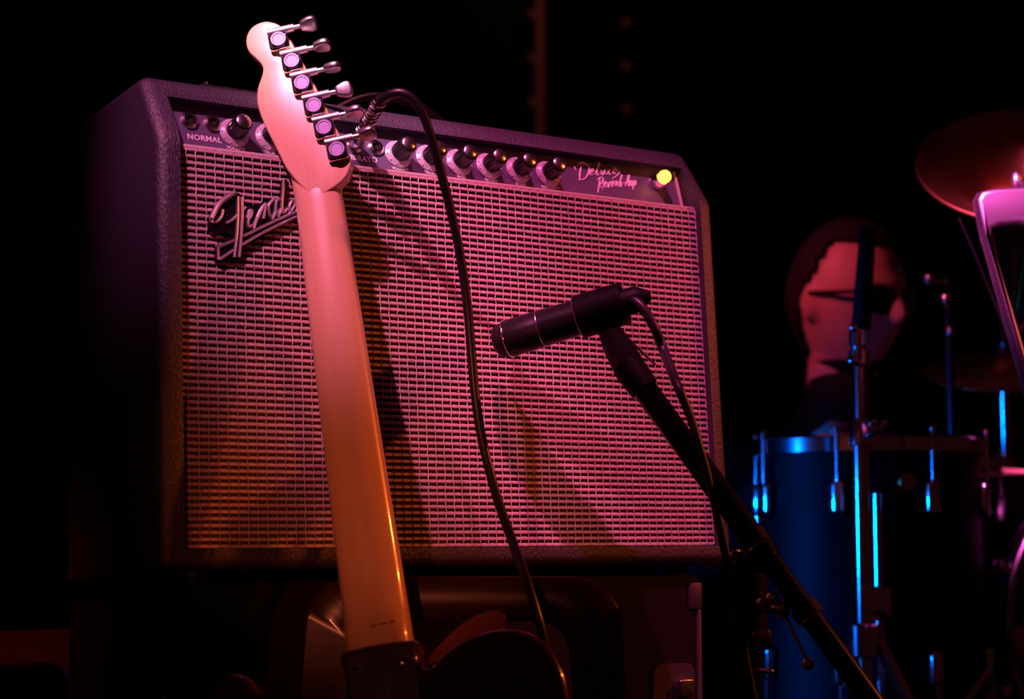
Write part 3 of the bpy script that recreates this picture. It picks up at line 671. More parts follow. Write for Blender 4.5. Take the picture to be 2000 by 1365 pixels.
b = bmesh.new(); lathe(b, [(0.0, -0.0105), (R0 * 0.55, -0.0098), (R0 * 0.80, -0.0070), (R0 * 0.90, -0.0030), (R0 * 0.92, 0.001)], None, 28); fin('mesh_grille', b, mat('mic_mesh', (0.03, 0.03, 0.03), 0.5, 0.6, bump=('v', 900, 0.8, 0.001, (1, 1, 1))), mic)
# boom stand
zb = (mr - CAM).dot(CF)
j0 = mt + ax * (ML * 0.70)
neckp = P(1192, 652, (j0 - CAM).dot(CF) - 0.004)
bA = P(1243, 738, 1.585); bE = P(1790, 1488, 1.475); bdir = (bE - bA).normalized()
pv = P(1508, 1078, 1.515); tpar = (pv - bA).dot(bdir); piv = bA + bdir * tpar
polex = P(1497, 1180, 1.56); pole = V((piv.x, piv.y, 0)) + V((CF.x, CF.y, 0)).normalized() * 0.035 - CR * 0.012
std = empty('boom_microphone_stand', Matrix.Translation(pole), 'black boom microphone stand crossing in front of the amplifier corner', 'microphone stand')
si = Matrix.Translation(-pole)
TUBEM = mat('black_tube', (0.003, 0.003, 0.003), 0.20, spec=0.45)
b = bmesh.new(); bs = bA - bdir * 0.0
tube(b, [bs, piv + bdir * 0.0], 0.0112, 20); tube(b, [piv, bE], 0.0098, 20); fin('boom_arm', b, TUBEM, std, mw=si)
b = bmesh.new(); tube(b, [neckp, neckp + (bA - neckp) * 0.25, bA - bdir * 0.008, bA + bdir * 0.012], [0.0105, 0.0135, 0.0145, 0.0135], 20); fin('swivel_adaptor', b, BLACK, std, mw=si)
b = bmesh.new(); cm = axis_m(mt, ax)
for k, (zz) in enumerate((ML * 0.62,)):
    prof_ = [(R0 * 1.02, zz), (R0 * 1.16, zz), (R0 * 1.12, zz + 0.045), (R0 * 0.96, zz + 0.045)]
    lathe(b, prof_, cm, 32, close=False)
tube(b, [mt + ax * (ML * 0.62 + 0.022) - V((0, 0, R0)), neckp + V((0, 0, 0.004)), neckp - (neckp - bA) * 0.1], [0.012, 0.0115, 0.0108], 16)
clip = fin('microphone_clip', b, BLACK, std, mw=si)
b = bmesh.new(); torus(b, R0 * 1.08, 0.0012, cm @ Matrix.Translation((0, 0, ML * 0.62)), 40, 8); fin('clip_rim', b, SATIN, clip, mw=si)
b = bmesh.new(); tube(b, [neckp + CR * 0.012, bA + CR * 0.016 - CD * 0.012], 0.0012, 8); fin('clip_wire', b, NICKEL, clip, mw=si)
for px, py in ((1487, 1036), (1587, 1186)):
    q = P(px, py, 1.51); t_ = (q - bA).dot(bdir); c0 = bA + bdir * t_
    b = bmesh.new(); tube(b, [c0 - bdir * 0.006, c0 + bdir * 0.006], 0.0128, 20); cl_ = fin('boom_collar', b, BLACK, std, mw=si)
    b = bmesh.new(); torus(b, 0.0128, 0.0011, axis_m(c0 + bdir * 0.006, bdir), 32, 8); fin('collar_ring', b, CHROME, cl_, mw=si)
b = bmesh.new(); ptop = V((pole.x, pole.y, piv.z - 0.01)); tube(b, [V((pole.x, pole.y, 0.03)), ptop], 0.0105, 20); fin('pole', b, TUBEM, std, mw=si)
b = bmesh.new(); dv = (piv - ptop); tube(b, [ptop - V((0, 0, 0.02)), ptop + V((0, 0, 0.006)), piv], [0.014, 0.014, 0.0125], 18); fin('boom_clutch', b, BLACK, std, mw=si)
for k in range(3):
    an = yaw + math.radians(30 + 120 * k); dd = V((math.cos(an), math.sin(an), 0))
    b = bmesh.new(); tube(b, [V((pole.x, pole.y, 0.16)), pole + dd * 0.30 + V((0, 0, 0.012))], 0.007, 12); lg = fin('leg', b, TUBEM, std, mw=si)
    b = bmesh.new(); tube(b, [pole + dd * 0.27 + V((0, 0, 0.0235)), pole + dd * 0.305 + V((0, 0, 0.0105))], 0.010, 12); fin('rubber_foot', b, RUBBER, lg, mw=si)
# chrome clamp with ball-ended lever on the pole
def at_pole(px, py, off=0.0):
    zc = (pole - CAM).dot(CF); base = P(px, py, 1.0) - CAM
    z = (V((pole.x, pole.y, 0)) - CAM); kx = (z.x * CF.x + z.y * CF.y) / (base.x * CF.x + base.y * CF.y)
    return CAM + base * (kx - off)
clp = at_pole(1497, 1190); b = bmesh.new(); tube(b, [V((pole.x, pole.y, clp.z - 0.03)), V((pole.x, pole.y, clp.z + 0.03))], 0.0165, 20); clamp = fin('height_clamp', b, BLACK, std, mw=si)
b = bmesh.new(); q = at_pole(1509, 1168, 0.035); ball(b, q, 0.0062); tube(b, [V((pole.x, pole.y, q.z)), q], 0.003, 10); fin('ball_knob', b, CHROME, clamp, mw=si)
b = bmesh.new(); q = at_pole(1492, 1178, 0.030); ball(b, q, 0.0068, sc=(1, 1, 0.9)); tube(b, [V((pole.x, pole.y, q.z)), q], 0.003, 10); fin('clamp_bolt', b, SATIN, clamp, mw=si)
b = bmesh.new(); q1 = at_pole(1528, 1190, 0.035); q2 = at_pole(1576, 1290, 0.045); tube(b, [q1, q2], 0.0016, 10); tube(b, [V((pole.x, pole.y, q1.z)), q1], 0.004, 12); ball(b, q1, 0.0070, sc=(1, 1, 1.2)); lev = fin('lever', b, NICKEL, clamp, mw=si)
b = bmesh.new(); ball(b, at_pole(1578, 1297, 0.045), 0.0056); fin('lever_ball', b, CHROME, lev, mw=si)
b = bmesh.new(); q = at_pole(1488, 1246, 0.030); wm = axis_m(q, -CF, CR); prism(b, smooth2([(-0.009, 0.003), (0.006, 0.008), (0.008, -0.008), (0.002, -0.006)], 3), -0.0018, 0.0018, wm, 0.0008); tube(b, [q, V((pole.x, pole.y, q.z))], 0.0028, 10); fin('wing_screw', b, NICKEL, std, mw=si)
b = bmesh.new(); q = at_pole(1505, 1312, 0.028); tube(b, [V((pole.x, pole.y, q.z)), q], 0.0024, 10); ball(b, q, 0.0032); fin('set_screw', b, NICKEL, std, mw=si)
b = bmesh.new(); q = at_pole(1438, 1086, 0.01); torus(b, 0.0045, 0.0018, axis_m(q, CR * 0.6 - CF), 24, 8); tube(b, [q + CF * 0.002, q + CF * 0.02, V((pole.x, pole.y, q.z - 0.01))], [0.004, 0.004, 0.005], 10); fin('eye_bolt', b, CHROME, std, mw=si)
# microphone cable
z0 = (mr - CAM).dot(CF)
MC = [(1226, 588, z0 - 0.004), (1240, 588, z0 - 0.012), (1258, 605, z0 - 0.018), (1278, 640, z0 - 0.020), (1298, 690, z0 - 0.020), (1320, 745, 1.57), (1345, 805, 1.56), (1366, 870, 1.55), (1384, 935, 1.545), (1398, 1000, 1.54), (1414, 1075, 1.535), (1432, 1160, 1.53), (1450, 1250, 1.525), (1472, 1360, 1.52)]
pts = spline([P(*q) for q in MC], 6); e1 = pts[-1]; dl = (pts[-1] - pts[-8]).normalized()
pts += spline([e1, e1 + dl * 0.15, V((e1.x + 0.05, e1.y + 0.02, 0.30)), V((e1.x + 0.07, e1.y + 0.02, 0.06)), V((e1.x + 0.10, e1.y + 0.05, 0.0046)), V((e1.x + 0.25, e1.y + 0.12, 0.0046))], 6)[1:]
k = len(pts); mcab = empty('microphone_cable', Matrix.Translation(V((e1.x, e1.y, 0))), 'black microphone cable looping from the back of the microphone down along the boom', 'cable')
b = bmesh.new(); tube(b, pts, [0.0046 if i < 24 else (0.0046 - 0.0014 * min(1, (i - 24) / 30)) for i in range(k)], 12); fin('cord', b, mat('mic_cord', (0.02, 0.018, 0.024), 0.42), mcab, mw=Matrix.Translation(-V((e1.x, e1.y, 0))))

# ------------------------------------------------------------------ drum kit
SHELL = mat('black_drum_wrap', (0.002, 0.0015, 0.002), 0.55, spec=0.10)
HEADM = mat('drum_head', (0.16, 0.14, 0.14), 0.5)
tz = 2.46; tc = P(1700, 1100, tz); ttop = P(1700, 868, tz).z; TR = 0.150; TH_ = 0.37
tom = empty('floor_tom', Matrix.Translation((tc.x, tc.y, 0)), 'black floor tom drum with chrome lugs and legs', 'drum')
zb0, zt0 = ttop - TH_, ttop
b = bmesh.new(); lathe(b, [(TR, zb0 + 0.01), (TR, zt0 - 0.01)], None, 64); fin('shell', b, SHELL, tom)
for z in (zb0, zt0):
    b = bmesh.new(); lathe(b, [(TR + 0.003, z - 0.016), (TR + 0.010, z - 0.014), (TR + 0.010, z + 0.004), (TR + 0.013, z + 0.006), (TR + 0.003, z + 0.008)], None, 64, close=False); fin('hoop', b, CHROME, tom)
b = bmesh.new(); lathe(b, [(0, zt0 + 0.001), (TR + 0.003, zt0 + 0.001), (TR + 0.003, zt0 - 0.012), (0, zt0 - 0.012)], None, 48); fin('drum_head', b, HEADM, tom)
az = math.atan2(-CF.y, -CF.x)
for i in range(8):
    an = az + math.radians(22.5 + 45 * i - 3); dd = V((math.cos(an), math.sin(an), 0)); tg = V((-dd.y, dd.x, 0))
    lm = Matrix((tg, V((0, 0, 1)), dd)).transposed().to_4x4()
    for zc, up in ((zt0 - 0.075, 1), (zb0 + 0.075, -1)):
        lm.translation = dd * TR + V((0, 0, zc))
        b = bmesh.new(); prism(b, rrect(-0.009, 0.009, -0.024, 0.024, 0.008), 0.0, 0.014, lm, 0.005, 3); lug = fin('lug', b, CHROME, tom)
        b = bmesh.new(); tube(b, [dd * (TR + 0.011) + V((0, 0, zc)), dd * (TR + 0.011) + V((0, 0, (zt0 + 0.012) if up > 0 else (zb0 - 0.012)))], 0.003, 10); ball(b, dd * (TR + 0.011) + V((0, 0, (zt0 + 0.014) if up > 0 else (zb0 - 0.014))), 0.0045, 10); fin('tension_rod', b, CHROME, lug)
for i, dg in enumerate((-8, 112, 232)):
    an = az + math.radians(dg); dd = V((math.cos(an), math.sin(an), 0)); tg = V((-dd.y, dd.x, 0)); lm = Matrix((tg, V((0, 0, 1)), dd)).transposed().to_4x4(); lm.translation = dd * TR + V((0, 0, zb0 + 0.16))
    b = bmesh.new(); tube(b, [dd * (TR + 0.026) + V((0, 0, zb0 + 0.30)), dd * (TR + 0.026) + V((0, 0, 0.10)), dd * (TR + 0.06) + V((0, 0, 0.012))], 0.0055, 12); lg = fin('leg', b, CHROME, tom)
    b = bmesh.new(); prism(b, rrect(-0.016, 0.016, -0.022, 0.022, 0.006), 0.0, 0.034, lm, 0.004, 2); fin('leg_bracket', b, CHROME, lg)
    b = bmesh.new(); ball(b, dd * (TR + 0.062) + V((0, 0, 0.014)), 0.014, 12); fin('rubber_foot', b, RUBBER, lg)
b = bmesh.new(); an = az + math.radians(8); dd = V((math.cos(an), math.sin(an), 0)); lathe(b, [(0.012, 0), (0.011, 0.002), (0, 0.0025)], axis_m(dd * TR + V((0, 0, zt0 - 0.055)), dd), 20); fin('badge', b, mat('brass', (0.75, 0.48, 0.12), 0.3, 1.0), tom)
# second tall drum behind, seen between the stands
t2 = P(1905, 1150, 2.75); t2top = P(1905, 905, 2.75).z; R2 = 0.13
dr2 = empty('rack_tom', Matrix.Translation((t2.x, t2.y, 0)), 'black tom drum with chrome lugs behind the bass drum at the right', 'drum')
for_h = 0.34
b = bmesh.new(); lathe(b, [(R2, t2top - for_h), (R2, t2top - 0.01)], None, 56); fin('shell', b, SHELL, dr2)
for z in (t2top - for_h, t2top):
    b = bmesh.new(); lathe(b, [(R2 + 0.003, z - 0.014), (R2 + 0.010, z - 0.012), (R2 + 0.010, z + 0.004), (R2 + 0.003, z + 0.007)], None, 56, close=False); fin('hoop', b, CHROME, dr2)
b = bmesh.new(); lathe(b, [(0, t2top), (R2 + 0.002, t2top), (R2 + 0.002, t2top - 0.012), (0, t2top - 0.012)], None, 40); fin('drum_head', b, HEADM, dr2)
for i in range(8):
    an = az + math.radians(2 + 45 * i); dd = V((math.cos(an), math.sin(an), 0)); tg = V((-dd.y, dd.x, 0)); lm = Matrix((tg, V((0, 0, 1)), dd)).transposed().to_4x4()
    for zc, ze in ((t2top - 0.07, t2top + 0.012), (t2top - for_h + 0.07, t2top - for_h - 0.012)):
        lm.translation = dd * R2 + V((0, 0, zc)); b = bmesh.new(); prism(b, rrect(-0.008, 0.008, -0.022, 0.022, 0.007), 0.0, 0.013, lm, 0.004, 3); lug = fin('lug', b, CHROME, dr2)
        b = bmesh.new(); tube(b, [dd * (R2 + 0.010) + V((0, 0, zc)), dd * (R2 + 0.010) + V((0, 0, ze))], 0.003, 10); fin('tension_rod', b, CHROME, lug)
for dg in (20, 140, 260):
    an = az + math.radians(dg); dd = V((math.cos(an), math.sin(an), 0)); b = bmesh.new(); tube(b, [dd * (R2 + 0.018) + V((0, 0, t2top - 0.06)), dd * (R2 + 0.018) + V((0, 0, 0.0))], 0.0055, 12); fin('leg', b, CHROME, dr2)
# bass drum at the right edge
bz = 2.45; bc = P(2335, 1230, bz); BR = 0.264; fwd = V((-CF.x, -CF.y, 0)).normalized()
bdm = axis_m(bc, fwd, CR); bass = empty('bass_drum', Matrix.Translation((bc.x, bc.y, bc.z - BR)), 'bass drum whose pale hoop curves in at the lower right edge', 'drum'); bi = Matrix.Translation(-V((bc.x, bc.y, bc.z - BR)))
b = bmesh.new(); lathe(b, [(BR - 0.014, -0.40), (BR - 0.014, -0.02)], bdm, 72); fin('shell', b, SHELL, bass, mw=bi)
for z in (-0.41, -0.02):
    b = bmesh.new(); lathe(b, [(BR - 0.013, z - 0.02), (BR, z - 0.02), (BR + 0.001, z - 0.016), (BR + 0.001, z + 0.016), (BR, z + 0.02), (BR - 0.013, z + 0.02)], bdm, 80, close=False); fin('hoop', b, mat('silver_hoop', (0.55, 0.53, 0.58), 0.25, 1.0), bass, mw=bi)
b = bmesh.new(); torus(b, BR - 0.006, 0.009, bdm @ Matrix.Translation((0, 0, 0.002)), 90, 12); fin('hoop_bead', b, mat('silver_hoop'), bass, mw=bi)
b = bmesh.new(); lathe(b, [(0, -0.004), (BR - 0.012, -0.004), (BR - 0.012, -0.012), (0, -0.012)], bdm, 64); fin('drum_head', b, mat('black_head', (0.008, 0.007, 0.008), 0.4), bass, mw=bi)
for i in range(10):
    an = math.radians(18 + 36 * i); dd = V((math.cos(an), math.sin(an), 0)); 
    b = bmesh.new(); box(b, (-0.010, -0.008, -0.05), (0.010, 0.012, 0.004), 0.003, bdm @ Matrix.Translation(dd * (BR + 0.006)) @ Matrix.Rotation(an - math.pi / 2, 4, 'Z')); cw = fin('claw', b, CHROME, bass, mw=bi)
    b = bmesh.new(); tube(b, [bdm @ (dd * (BR + 0.012) + V((0, 0, 0.012))), bdm @ (dd * (BR + 0.012) + V((0, 0, -0.12)))], 0.003, 8); fin('tension_rod', b, CHROME, cw, mw=bi)
b = bmesh.new(); s0 = P(1932, 1308, 2.36); s1 = P(1880, 1378, 2.30); dd = (s1 - s0).normalized(); s2 = s0 + dd * (s0.z / -dd.z) * 0.99; tube(b, [bdm @ V((-BR + 0.02, -0.05, -0.10)), s0, s0 + dd * 0.0], [0.006, 0.006, 0.006], 12); tube(b, [s0, s2], [0.0065, 0.004], 12); fin('spur', b, CHROME, bass, mw=bi)
# chrome stand in front of the tom, with tripod legs
sb0 = P(1688, 1200, 2.24); sp = V((sb0.x, sb0.y, 0)); ss = empty('chrome_hardware_stand', Matrix.Translation(sp), 'tall chrome stand with clutch and tripod legs in front of the floor tom', 'stand'); s_i = Matrix.Translation(-sp)
def zpx(py, px=1688): return P(px, py, 2.24).z
b = bmesh.new(); tube(b, [sp + V((0, 0, 0.20)), sp + V((0, 0, zpx(850)))], 0.0100, 20); fin('lower_tube', b, CHROME, ss, mw=s_i)
b = bmesh.new(); tube(b, [sp + V((0, 0, zpx(850))), sp + V((0, 0, zpx(690)))], 0.0072, 20); fin('upper_tube', b, CHROME, ss, mw=s_i)
b = bmesh.new(); lathe(b, [(0.010, 0), (0.0145, 0.002), (0.0145, 0.028), (0.010, 0.034), (0.007, 0.036)], Matrix.Translation(sp + V((0, 0, zpx(870)))), 24); col = fin('clutch', b, CHROME, ss, mw=s_i)
b = bmesh.new(); q = P(1716, 846, 2.22); tube(b, [sp + V((0, 0, zpx(850))), q], 0.0035, 10); wq = axis_m(q, CR - CF * 0.5); prism(b, smooth2([(-0.004, 0), (-0.012, 0.012), (-0.004, 0.016), (0.0, 0.006), (0.004, 0.016), (0.012, 0.012), (0.004, 0)], 3), -0.0025, 0.0025, axis_m(q, -CF, CR), 0.001); fin('wing_nut', b, CHROME, col, mw=s_i)
b = bmesh.new(); lathe(b, [(0.008, 0), (0.0135, 0.003), (0.0135, 0.020), (0.009, 0.024), (0.0125, 0.028), (0.0125, 0.046), (0.007, 0.052)], Matrix.Translation(sp + V((0, 0, zpx(712)))), 24); tl = fin('tilter', b, CHROME, ss, mw=s_i)
b = bmesh.new(); q = P(1667, 705, 2.22); tube(b, [sp + V((0, 0, zpx(703))), q], 0.004, 10); ball(b, q, 0.0075, 12); fin('tilter_bolt', b, CHROME, tl, mw=s_i)
b = bmesh.new(); q = P(1668, 640, 2.22); ball(b, q, 0.006, 12); tube(b, [sp + V((0, 0, zpx(644))), q], 0.003, 10); fin('tilter_bolt', b, CHROME, tl, mw=s_i)
b = bmesh.new(); tube(b, [sp + V((0, 0, zpx(650))), sp + V((0.004, 0, zpx(632))), sp + V((0.012, -0.008, zpx(430)))], [0.011, 0.0125, 0.0105], 16); fin('black_post', b, MATTE, ss, mw=s_i)
b = bmesh.new(); hub = sp + V((0, 0, zpx(1250))); lathe(b, [(0.011, -0.022), (0.019, -0.018), (0.019, 0.018), (0.011, 0.022)], Matrix.Translation(hub), 24); hb = fin('leg_hub', b, CHROME, ss, mw=s_i)
rv = V((CR.x, CR.y, 0)).normalized(); fv = V((CF.x, CF.y, 0)).normalized()
for k, dv in enumerate(((rv * 0.85 - fv * 0.45).normalized(), (rv * -0.15 + fv).normalized(), (rv * 0.9 + fv * 0.3).normalized())):
    b = bmesh.new(); p_ = hub + dv * 0.018; e_ = sp + dv * 0.40 + V((0, 0, 0.012)); tube(b, [p_, p_ + (e_ - p_) * 0.5, e_], 0.0075, 12); lg = fin('leg', b, CHROME, ss, mw=s_i)
    b = bmesh.new(); ball(b, e_, 0.012, 12); fin('rubber_foot', b, RUBBER, lg, mw=s_i)
# cymbal on its stand
cy = P(1960, 722, 2.80); cyb = V((cy.x, cy.y, 0)); cym = empty('cymbal_stand', Matrix.Translation(cyb), 'dim cymbal on a thin stand behind the drums at the right edge', 'cymbal'); ci = Matrix.Translation(-cyb)
cn = (V((0, 0, 1)) * 0.95 - CF * 0.30 + CR * -0.05).normalized()
b = bmesh.new(); lathe(b, [(0.006, 0.022), (0.014, 0.021), (0.030, 0.010), (0.034, 0.007), (0.085, 0.002), (0.125, -0.004), (0.125, -0.005), (0.085, 0.001), (0.034, 0.006), (0.030, 0.0085), (0.006, 0.020)], axis_m(cy, cn), 64, close=False); fin('cymbal', b, mat('bronze', (0.50, 0.32, 0.16), 0.38, 1.0), cym, mw=ci)
b = bmesh.new(); tube(b, [cyb, cy + V((0, 0, -0.01)), cy + cn * 0.045], [0.009, 0.007, 0.004], 14); fin('pole', b, CHROME, cym, mw=ci)
b = bmesh.new(); lathe(b, [(0.012, 0.020), (0.012, 0.030), (0.006, 0.036), (0, 0.036)], axis_m(cy, cn), 16); fin('felt', b, MATTE, cym, mw=ci)
for dv in (rv, -rv * 0.5 + fv * 0.86, -rv * 0.5 - fv * 0.86):
    b = bmesh.new(); tube(b, [cyb + V((0, 0, 0.30)), cyb + dv * 0.28 + V((0, 0, 0.01))], 0.007, 10); fin('leg', b, CHROME, cym, mw=ci)
# thin second hardware stand with glinting fittings
h0_ = P(1856, 700, 2.72); hb0 = V((h0_.x, h0_.y, 0)); hs = empty('slim_hardware_stand', Matrix.Translation(hb0), 'slim dark stand with small glinting fittings between the person and the cymbal', 'stand'); hi_ = Matrix.Translation(-hb0)
b = bmesh.new(); ztop = P(1856, 540, 2.72).z; tube(b, [hb0 + V((0, 0, 0.01)), hb0 + V((0, 0, ztop))], 0.006, 14); fin('pole', b, mat('dark_steel', (0.05, 0.05, 0.06), 0.3, 1.0), hs, mw=hi_)
for px, py, r in ((1815, 546, 0.007), (1848, 585, 0.008), (1856, 648, 0.0065)):
    q = P(px, py, 2.70); b = bmesh.new(); ball(b, q, r, 12, (1, 1, 1.5)); tube(b, [q, hb0 + V((0, 0, q.z - 0.004))], 0.0035, 10); fin('fitting', b, CHROME, hs, mw=hi_)
for dv in (rv, -rv * 0.5 + fv * 0.86, -rv * 0.5 - fv * 0.86):
    b = bmesh.new(); tube(b, [hb0 + V((0, 0, 0.26)), hb0 + dv * 0.25 + V((0, 0, 0.01))], 0.006, 10); fin('leg', b, mat('dark_steel'), hs, mw=hi_)

# ------------------------------------------------------------------ horn at the upper right edge
hz = 2.10; hc = P(2000, 322, hz); horn = empty('slide_horn', Matrix.Translation(hc), 'brass horn with dim round bell and polished silver slide at the right edge', 'horn'); hoi = Matrix.Translation(-hc)
BRASS = mat('old_brass', (0.42, 0.24, 0.08), 0.34, 1.0)
SILV = mat('polished_silver', (0.88, 0.86, 0.88), 0.33, 1.0)
bn = (-CF * 0.62 + V((0, 0, 1)) * 0.72 - CR * 0.10).normalized()
bell = [(0.124, 0.0), (0.122, 0.0025), (0.112, -0.004), (0.092, -0.014), (0.068, -0.032), (0.046, -0.064), (0.030, -0.11), (0.020, -0.17), (0.014, -0.25), (0.012, -0.25), (0.018, -0.17), (0.028, -0.11), (0.044, -0.066), (0.066, -0.035), (0.091, -0.017), (0.112, -0.007), (0.124, 0.0)]
b = bmesh.new(); lathe(b, bell, axis_m(hc, bn), 72, close=False); bl = fin('bell', b, BRASS, horn, mw=hoi)
b = bmesh.new(); torus(b, 0.123, 0.0022, axis_m(hc, bn), 72, 8); fin('bell_rim', b, BRASS, bl, mw=hoi)
def hq(px, py): q = P(px, py, hz - 0.10) - P(2000, 500, hz - 0.10); return (q.dot(CR), -q.dot(CD))
hm = axis_m(P(2000, 500, hz - 0.10), -CF, CR)
OUTL = [hq(*q) for q in ((1903, 392), (1912, 376), (1935, 370), (2040, 362), (2062, 372), (2075, 400), (2180, 800), (2155, 800), (2062, 470), (2050, 440), (1998, 444), (1986, 438), (1945, 442), (1932, 448), (1930, 462), (2030, 800), (2010, 800), (1915, 450))]
b = bmesh.new(); prism(b, OUTL, -0.014, 0.014, hm, 0.0055, 5); fin('slide_bow', b, SILV, horn, mw=hoi)
b = bmesh.new(); tube(b, [P(1872, 425, hz - 0.08), P(1912, 515, hz - 0.08), P(2010, 770, hz - 0.07)], 0.0018, 12); fin('slide_rod', b, mat('dark_steel', (0.05, 0.05, 0.06), 0.3, 1.0), horn, mw=hoi)
b = bmesh.new(); tube(b, [axis_m(hc, bn) @ V((0, 0, -0.24)), P(2080, 520, hz - 0.02), P(2095, 640, hz - 0.05), P(2110, 760, hz - 0.09)], 0.011, 16); fin('main_tube', b, BRASS, horn, mw=hoi)
b = bmesh.new(); q = P(1985, 352, hz - 0.06); ball(b, q, 0.0062, 14, (1, 1, 1.7)); tube(b, [q, P(2010, 372, hz - 0.10)], 0.003, 10); fin('bell_glint', b, SILV, horn, mw=hoi)  # reflection in the bell shaped as a small silver ball
hstand = P(2100, 780, hz - 0.09); b = bmesh.new(); tube(b, [V((hstand.x, hstand.y, 0.0)), hstand + V((0, 0, 0.03))], 0.009, 12)
hb_ = V((hstand.x, hstand.y, 0)); hst = empty('horn_stand', Matrix.Translation(hb_), 'dark stand holding up the brass horn just past the right edge', 'stand'); fin('pole', b, TUBEM, hst, mw=Matrix.Translation(-hb_))
for dv in (rv, -rv * 0.5 + fv * 0.86, -rv * 0.5 - fv * 0.86):
    b = bmesh.new(); tube(b, [V((0, 0, 0.14)), dv * 0.22 + V((0, 0, 0.008))], 0.007, 10); fin('leg', b, TUBEM, hst)

# ------------------------------------------------------------------ the drummer
def fuse(name, bm, voxel, smooth_it, ma, parent, mw=None):
    me = bpy.data.meshes.new(name); bmesh.ops.recalc_face_normals(bm, faces=bm.faces); bm.to_mesh(me); bm.free()
    o = bpy.data.objects.new(name, me); COL.objects.link(o)
    r = o.modifiers.new('r', 'REMESH'); r.mode = 'VOXEL'; r.voxel_size = voxel
    s = o.modifiers.new('s', 'SMOOTH'); s.iterations = smooth_it; s.factor = 0.5
    bpy.context.view_layer.update(); m2 = evaluated(o, name); bpy.data.objects.remove(o)
    m2.name = name
    if mw is not None: m2.transform(mw)
    o = link(name, m2, ma, parent, smooth=False); m2.polygons.foreach_set('use_smooth', [True] * len(m2.polygons)); return o
def limb(bm, pts, rs, n=14):
    path = [V(p) for p in pts]
    tube(bm, path, list(rs), n)
    for p, r in zip(path, rs): ball(bm, p, r, 12)
fdir = (-fv * math.cos(math.radians(8)) + rv * math.sin(math.radians(8))).normalized()      # facing the viewer, turned to the right
side = V((fdir.y, -fdir.x, 0))                                                              # person's right hand side
hcen = P(1655, 588, 2.80)
PM = Matrix((side, fdir, V((0, 0, 1)))).transposed().to_4x4(); PM.translation = V((hcen.x, hcen.y, 0)) - fdir * 0.06
PI_ = PM.inverted(); hl = PI_ @ hcen
per = empty('person', PM, 'person in dark sunglasses and dark clothes behind the drums, face lit pink', 'person')
SKIN = mat('skin', (0.62, 0.34, 0.26), 0.5, spec=0.4, var=((0.52, 0.26, 0.20), 30, (1, 1, 1), 0.3))
HZ = hl.z; HEAD_TURN = 30
def head_co(th, f):
    """th: 0 = front, f: -pi/2..pi/2"""
    cx, cy, cz = math.sin(th) * math.cos(f), math.cos(th) * math.cos(f), math.sin(f)
    x, y, z = cx * 0.077, cy * 0.098, cz * 0.122
    low = max(0, -cz); x *= 1 - 0.30 * low ** 1.5; 
    if cy > 0: y *= 1 - 0.05 * low
    else: y *= 1 - 0.35 * low
    fr = max(0, cy)
    g = lambda a, b, sa, sb: math.exp(-((x - a) / sa) ** 2 - ((z - b) / sb) ** 2) * fr
    y += 0.024 * g(0, -0.026, 0.011, 0.018) + 0.012 * g(0, -0.004, 0.009, 0.020)
    y -= 0.013 * (g(0.031, 0.004, 0.015, 0.011) + g(-0.031, 0.004, 0.015, 0.011))
    y += 0.006 * g(0, 0.026, 0.050, 0.011)
    y += 0.007 * g(0, -0.060, 0.024, 0.010) - 0.004 * g(0, -0.0605, 0.024, 0.0026)
    y += 0.009 * g(0, -0.100, 0.024, 0.018)
    y += 0.004 * (g(0.040, -0.028, 0.018, 0.016) + g(-0.040, -0.028, 0.018, 0.016))
    return V((x, y, z))
b = bmesh.new(); NU, NV = 72, 48; rows = []
for j in range(1, NV):
    f = -math.pi / 2 + math.pi * j / NV; rows.append([b.verts.new(head_co(2 * math.pi * i / NU - math.pi, f)) for i in range(NU)])
top_, bot_ = b.verts.new(head_co(0, math.pi / 2)), b.verts.new(head_co(0, -math.pi / 2))
for A, B in zip(rows, rows[1:]):
    for i in range(NU): b.faces.new((A[i], A[(i + 1) % NU], B[(i + 1) % NU], B[i]))
for i in range(NU): b.faces.new((bot_, rows[0][(i + 1) % NU], rows[0][i])); b.faces.new((top_, rows[-1][i], rows[-1][(i + 1) % NU]))
for s in (-1, 1):
    ball(b, (s * 0.076, -0.006, -0.008), 0.03, 14, (0.30, 0.62, 1.0), Matrix.Rotation(s * 0.35, 4, 'Z'))
HT = Matrix.Translation((0, 0.06, HZ)) @ Matrix.Rotation(math.radians(HEAD_TURN), 4, 'Z') @ Matrix.Rotation(math.radians(-6), 4, 'X')
bmesh.ops.transform(b, matrix=HT, verts=b.verts)
hw_ = P(1592, 893, 2.62); hand = PI_ @ hw_                                   # the hand seen above the drum
sh = HZ - 0.245
limb(b, [(0, 0.045, HZ - 0.06), (0, 0.02, HZ - 0.15), (0, 0.0, sh)], (0.055, 0.056, 0.075))
limb(b, [(0, 0.0, sh - 0.04), (0, -0.01, sh - 0.20), (0, -0.03, sh - 0.36), (0, -0.05, sh - 0.46)], (0.115, 0.125, 0.12, 0.125))
limb(b, [(-0.15, 0.0, sh - 0.03), (0.15, 0.0, sh - 0.03)], (0.065, 0.065))
elb = {}
